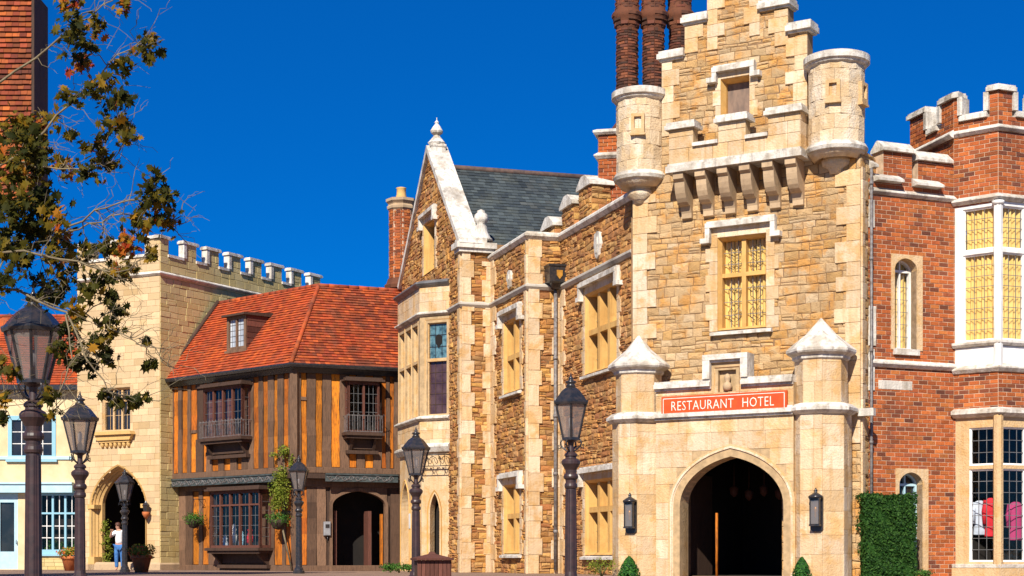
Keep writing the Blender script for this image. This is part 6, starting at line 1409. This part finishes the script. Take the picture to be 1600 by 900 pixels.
be = [(0, 1), (1, 2), (2, 3), (3, 4), (4, 5), (5, 6), (3, 7), (7, 8), (8, 9), (3, 10), (10, 11), (11, 12), (0, 13), (13, 14), (14, 15), (15, 16), (0, 17), (17, 18), (18, 19), (19, 20)]
brd = [.135, .12, .135, .07, .052, .075, .085, .06, .043, .03, .06, .043, .03, .09, .062, .042, .036, .09, .062, .042, .036]
person = skinned('person', bd, be, brd, M_SKIN, None)
tag(person, 'person in white shirt and blue jeans in the archway raising a hand to the face', 'person')
shirt = skinned('shirt', [bd[0]+Vector((0, 0, .02)), bd[1], bd[2], bd[3]-Vector((0, 0, .02)), bd[7], bd[7].lerp(bd[8], .7), bd[10], bd[10].lerp(bd[11], .7)], [(0, 1), (1, 2), (2, 3), (3, 4), (4, 5), (3, 6), (6, 7)], [.16, .15, .16, .085, .08, .065, .08, .065], M_SHIRT, person)
jeans = skinned('jeans', [bd[0], bd[13], bd[14], bd[15]+Vector((0, 0, .03)), bd[17], bd[18], bd[19]+Vector((0, 0, .03))], [(0, 1), (1, 2), (2, 3), (0, 4), (4, 5), (5, 6)], [.15, .108, .082, .07, .108, .082, .07], M_JEAN, person)
m = MB(); m.lathe(bd[6]+Vector((.01, .025, 0)), [(.03, -.10), (.088, -.04), (.10, .03), (.08, .09), (.01, .115)], 12); m.build('hair', M_HAIR, person)
m = MB(); hc_ = bd[6]
for sx in (-.03, .03): m.lathe(hc_+Vector((sx-.01, -.078, -.005)), [(.001, -.012), (.012, 0), (.001, .012)], 6)
m.build('eyes', M_DARK, person); m = MB(); m.lathe(hc_+Vector((-.01, -.088, -.035)), [(.004, -.02), (.016, -.012), (.006, .03)], 6); m.build('nose', M_SKIN, person)
for k, hp in enumerate((bd[9], bd[12])):
    for j in range(4):
        d = Vector((-.012+.012*j*(1 if k else 1), -.02, .07+.008*(j % 2)*-1)) if k == 0 else Vector((-.02+.014*j, -.01, -.08)); m = MB(); m.tube([hp+Vector((-.03+.02*j, 0, 0)), hp+Vector((-.03+.02*j, -.015, 0))+d*.6, hp+Vector((-.03+.02*j, -.005, 0))+d*1.1], .010, .008, 6); m.build('finger', M_SKIN, person)
    m = MB(); m.tube([hp+Vector((.03, 0, -.01)), hp+Vector((.06, -.02, .03 if k == 0 else -.04))], .012, .009, 6); m.build('thumb', M_SKIN, person)

# ================================================================== TREE
tr = root('plane_tree', (-7.4, 16.2, 0), 'autumn plane tree whose leafy branches hang in from the upper left', 'tree')
r = random.Random(42); YT = 16.2
m = MB(); T0 = Vector((-7.4, 16.2, 0)); m.tube([T0, T0+Vector((.1, 0, 1.6)), T0+Vector((.05, .1, 3.2)), T0+Vector((.25, 0, 4.6)), T0+Vector((.3, 0, 6.4))], .24, .12, 12); m.build('trunk', M_BARK, tr)
clumps = [(108, 5, 16), (195, 5, 9), (115, 42, 16), (147, 38, 12), (122, 72, 20), (131, 98, 13), (228, 75, 16), (238, 60, 8), (195, 100, 15), (165, 122, 10), (142, 140, 11), (107, 155, 11), (170, 158, 14), (193, 152, 12), (178, 195, 19), (197, 212, 11), (150, 232, 17), (168, 255, 15), (111, 213, 8), (100, 262, 14), (135, 268, 12), (243, 285, 16), (240, 318, 22), (258, 345, 18), (215, 350, 14), (262, 310, 12),
          (55, 200, 20), (45, 228, 22), (22, 209, 22), (27, 265, 26), (60, 255, 16), (67, 320, 20), (22, 325, 26), (88, 340, 17), (45, 365, 24), (90, 378, 20), (170, 385, 16), (133, 392, 13), (200, 385, 15), (8, 380, 20), (30, 400, 18), (85, 405, 18), (110, 420, 16), (90, 455, 13), (60, 440, 13), (10, 440, 14), (140, 455, 15), (165, 440, 12), (180, 420, 12), (205, 420, 9), (238, 398, 8),
          (75, 462, 15), (175, 465, 10), (185, 485, 9), (172, 515, 13), (150, 530, 12), (108, 512, 13), (100, 540, 16), (115, 565, 15), (165, 555, 11), (145, 570, 9), (227, 532, 5), (238, 568, 7), (165, 612, 8), (205, 627, 10), (224, 622, 7), (185, 628, 7), (80, 620, 11), (5, 622, 8), (80, 645, 6), (10, 575, 11), (120, 485, 13), (5, 655, 6)]
def WP(px, py, dy=0.0): Y = YT+dy; return Vector(((px-800)/F*Y, Y, HC+(HY-py)/F*Y))
mains = [[(-330, 420, 0), (-120, 320, 0), (20, 250, .2), (90, 180, .3), (140, 130, .2), (185, 85, .1), (240, 60, 0)],
         [(-330, 450, 0), (-140, 430, .3), (10, 400, .3), (90, 370, .1), (150, 330, 0), (200, 315, -.1), (262, 300, -.2)],
         [(-330, 450, 0), (-120, 440, -.2), (30, 455, -.3), (105, 490, -.3), (135, 560, -.4), (170, 610, -.4), (230, 625, -.4)],
         [(-330, 380, 0), (-160, 220, .2), (0, 130, .4), (80, 70, .3), (120, 35, .2), (165, 10, .1), (200, -20, 0)],
         [(-330, 455, 0), (-100, 400, -.4), (40, 395, -.5), (120, 410, -.5), (180, 430, -.5), (235, 400, -.4)],
         [(20, 250, .2), (70, 262, .3), (130, 262, .2), (175, 250, .1), (200, 210, 0)],
         [(90, 370, .1), (140, 350, .2), (190, 335, .2), (240, 345, .1), (275, 352, 0)],
         [(30, 455, -.3), (100, 480, -.2), (150, 500, -.2), (185, 520, -.3), (240, 545, -.3), (262, 572, -.3)],
         [(10, 400, .3), (-10, 440, .2), (-12, 500, 0), (2, 580, .1), (8, 640, .1)],
         [(105, 490, -.3), (112, 560, -.4), (95, 610, -.4), (85, 650, -.4)]]
bm_ = MB(); nodes = []
for i, b in enumerate(mains):
    pts = [WP(*p) for p in b]; sm = []
    for a, b_ in zip(pts, pts[1:]):
        for t in range(3): sm.append(a.lerp(b_, t/3)+Vector((r.uniform(-1, 1), r.uniform(-1, 1), r.uniform(-1, 1)))*.022)
    sm.append(pts[-1]); r0 = .018 if i < 5 else .009
    bm_.tube(sm, r0, .004, 6); nodes += sm[len(sm)//4:]
    if i < 5: bm_.tube([T0+Vector((.15, 0, 2.3+.5*(4-i)*.6)), pts[0].lerp(T0+Vector((.2, 0, pts[0].z)), .5), pts[0]], .09, r0, 7)
lv = MB()
def twig(a, b, r0, r1, wob=.05):
    pts = [a]; d = b-a; n = 5
    for k in range(1, n): pts.append(a+d*(k/n)+Vector((r.uniform(-1, 1), r.uniform(-1, 1), r.uniform(-.4, 1)))*wob*min(1, d.length))
    pts.append(b); bm_.tube(pts, r0, r1, 4, None, False); return pts
for (px, py, rr) in clumps:
    dy = r.uniform(-.5, .5); c = WP(px, py, dy); near = min(nodes, key=lambda q: (q-c).length+r.random()*.15); pts = twig(near, c, .007, .003, .12); rad = rr/F*YT
    for _ in range(3): twig(pts[r.randrange(2, 5)], c+Vector((r.gauss(0, 1), r.gauss(0, 1), r.gauss(0, 1)))*rad*.8, .004, .002, .08)
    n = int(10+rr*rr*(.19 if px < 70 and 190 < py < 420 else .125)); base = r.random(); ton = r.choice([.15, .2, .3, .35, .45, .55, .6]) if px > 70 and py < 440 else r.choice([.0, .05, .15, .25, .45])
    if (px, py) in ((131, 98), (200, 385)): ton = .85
    for _ in range(n):
        d = Vector((r.gauss(0, .68), r.gauss(0, .8), r.gauss(0, .68)))*rad; p = c+d
        nn = Vector((r.gauss(-.2, .7), r.gauss(-.9, .6), r.gauss(.5, .6))); u_2 = Vector((r.gauss(0, .7), r.gauss(0, .3), -1+r.gauss(0, .6)))
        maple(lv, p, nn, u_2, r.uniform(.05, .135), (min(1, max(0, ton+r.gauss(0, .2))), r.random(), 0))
for _ in range(260):                                  # bare outer twigs
    a = r.choice(nodes); an = r.uniform(-1.2, 1.4); L = r.uniform(.15, .5); b = a+Vector((math.cos(an)*L, r.uniform(-.2, .2), math.sin(an)*L)); pts = twig(a, b, .0045, .0015, .14)
    if r.random() < .6: q = pts[3]; twig(q, q+Vector((r.uniform(0, .2), r.uniform(-.1, .1), r.uniform(-.2, .2))), .003, .0015, .1)
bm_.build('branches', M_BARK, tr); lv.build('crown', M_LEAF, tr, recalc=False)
print('faces', sum(len(o.data.polygons) for o in COL.objects if o.type == 'MESH'))
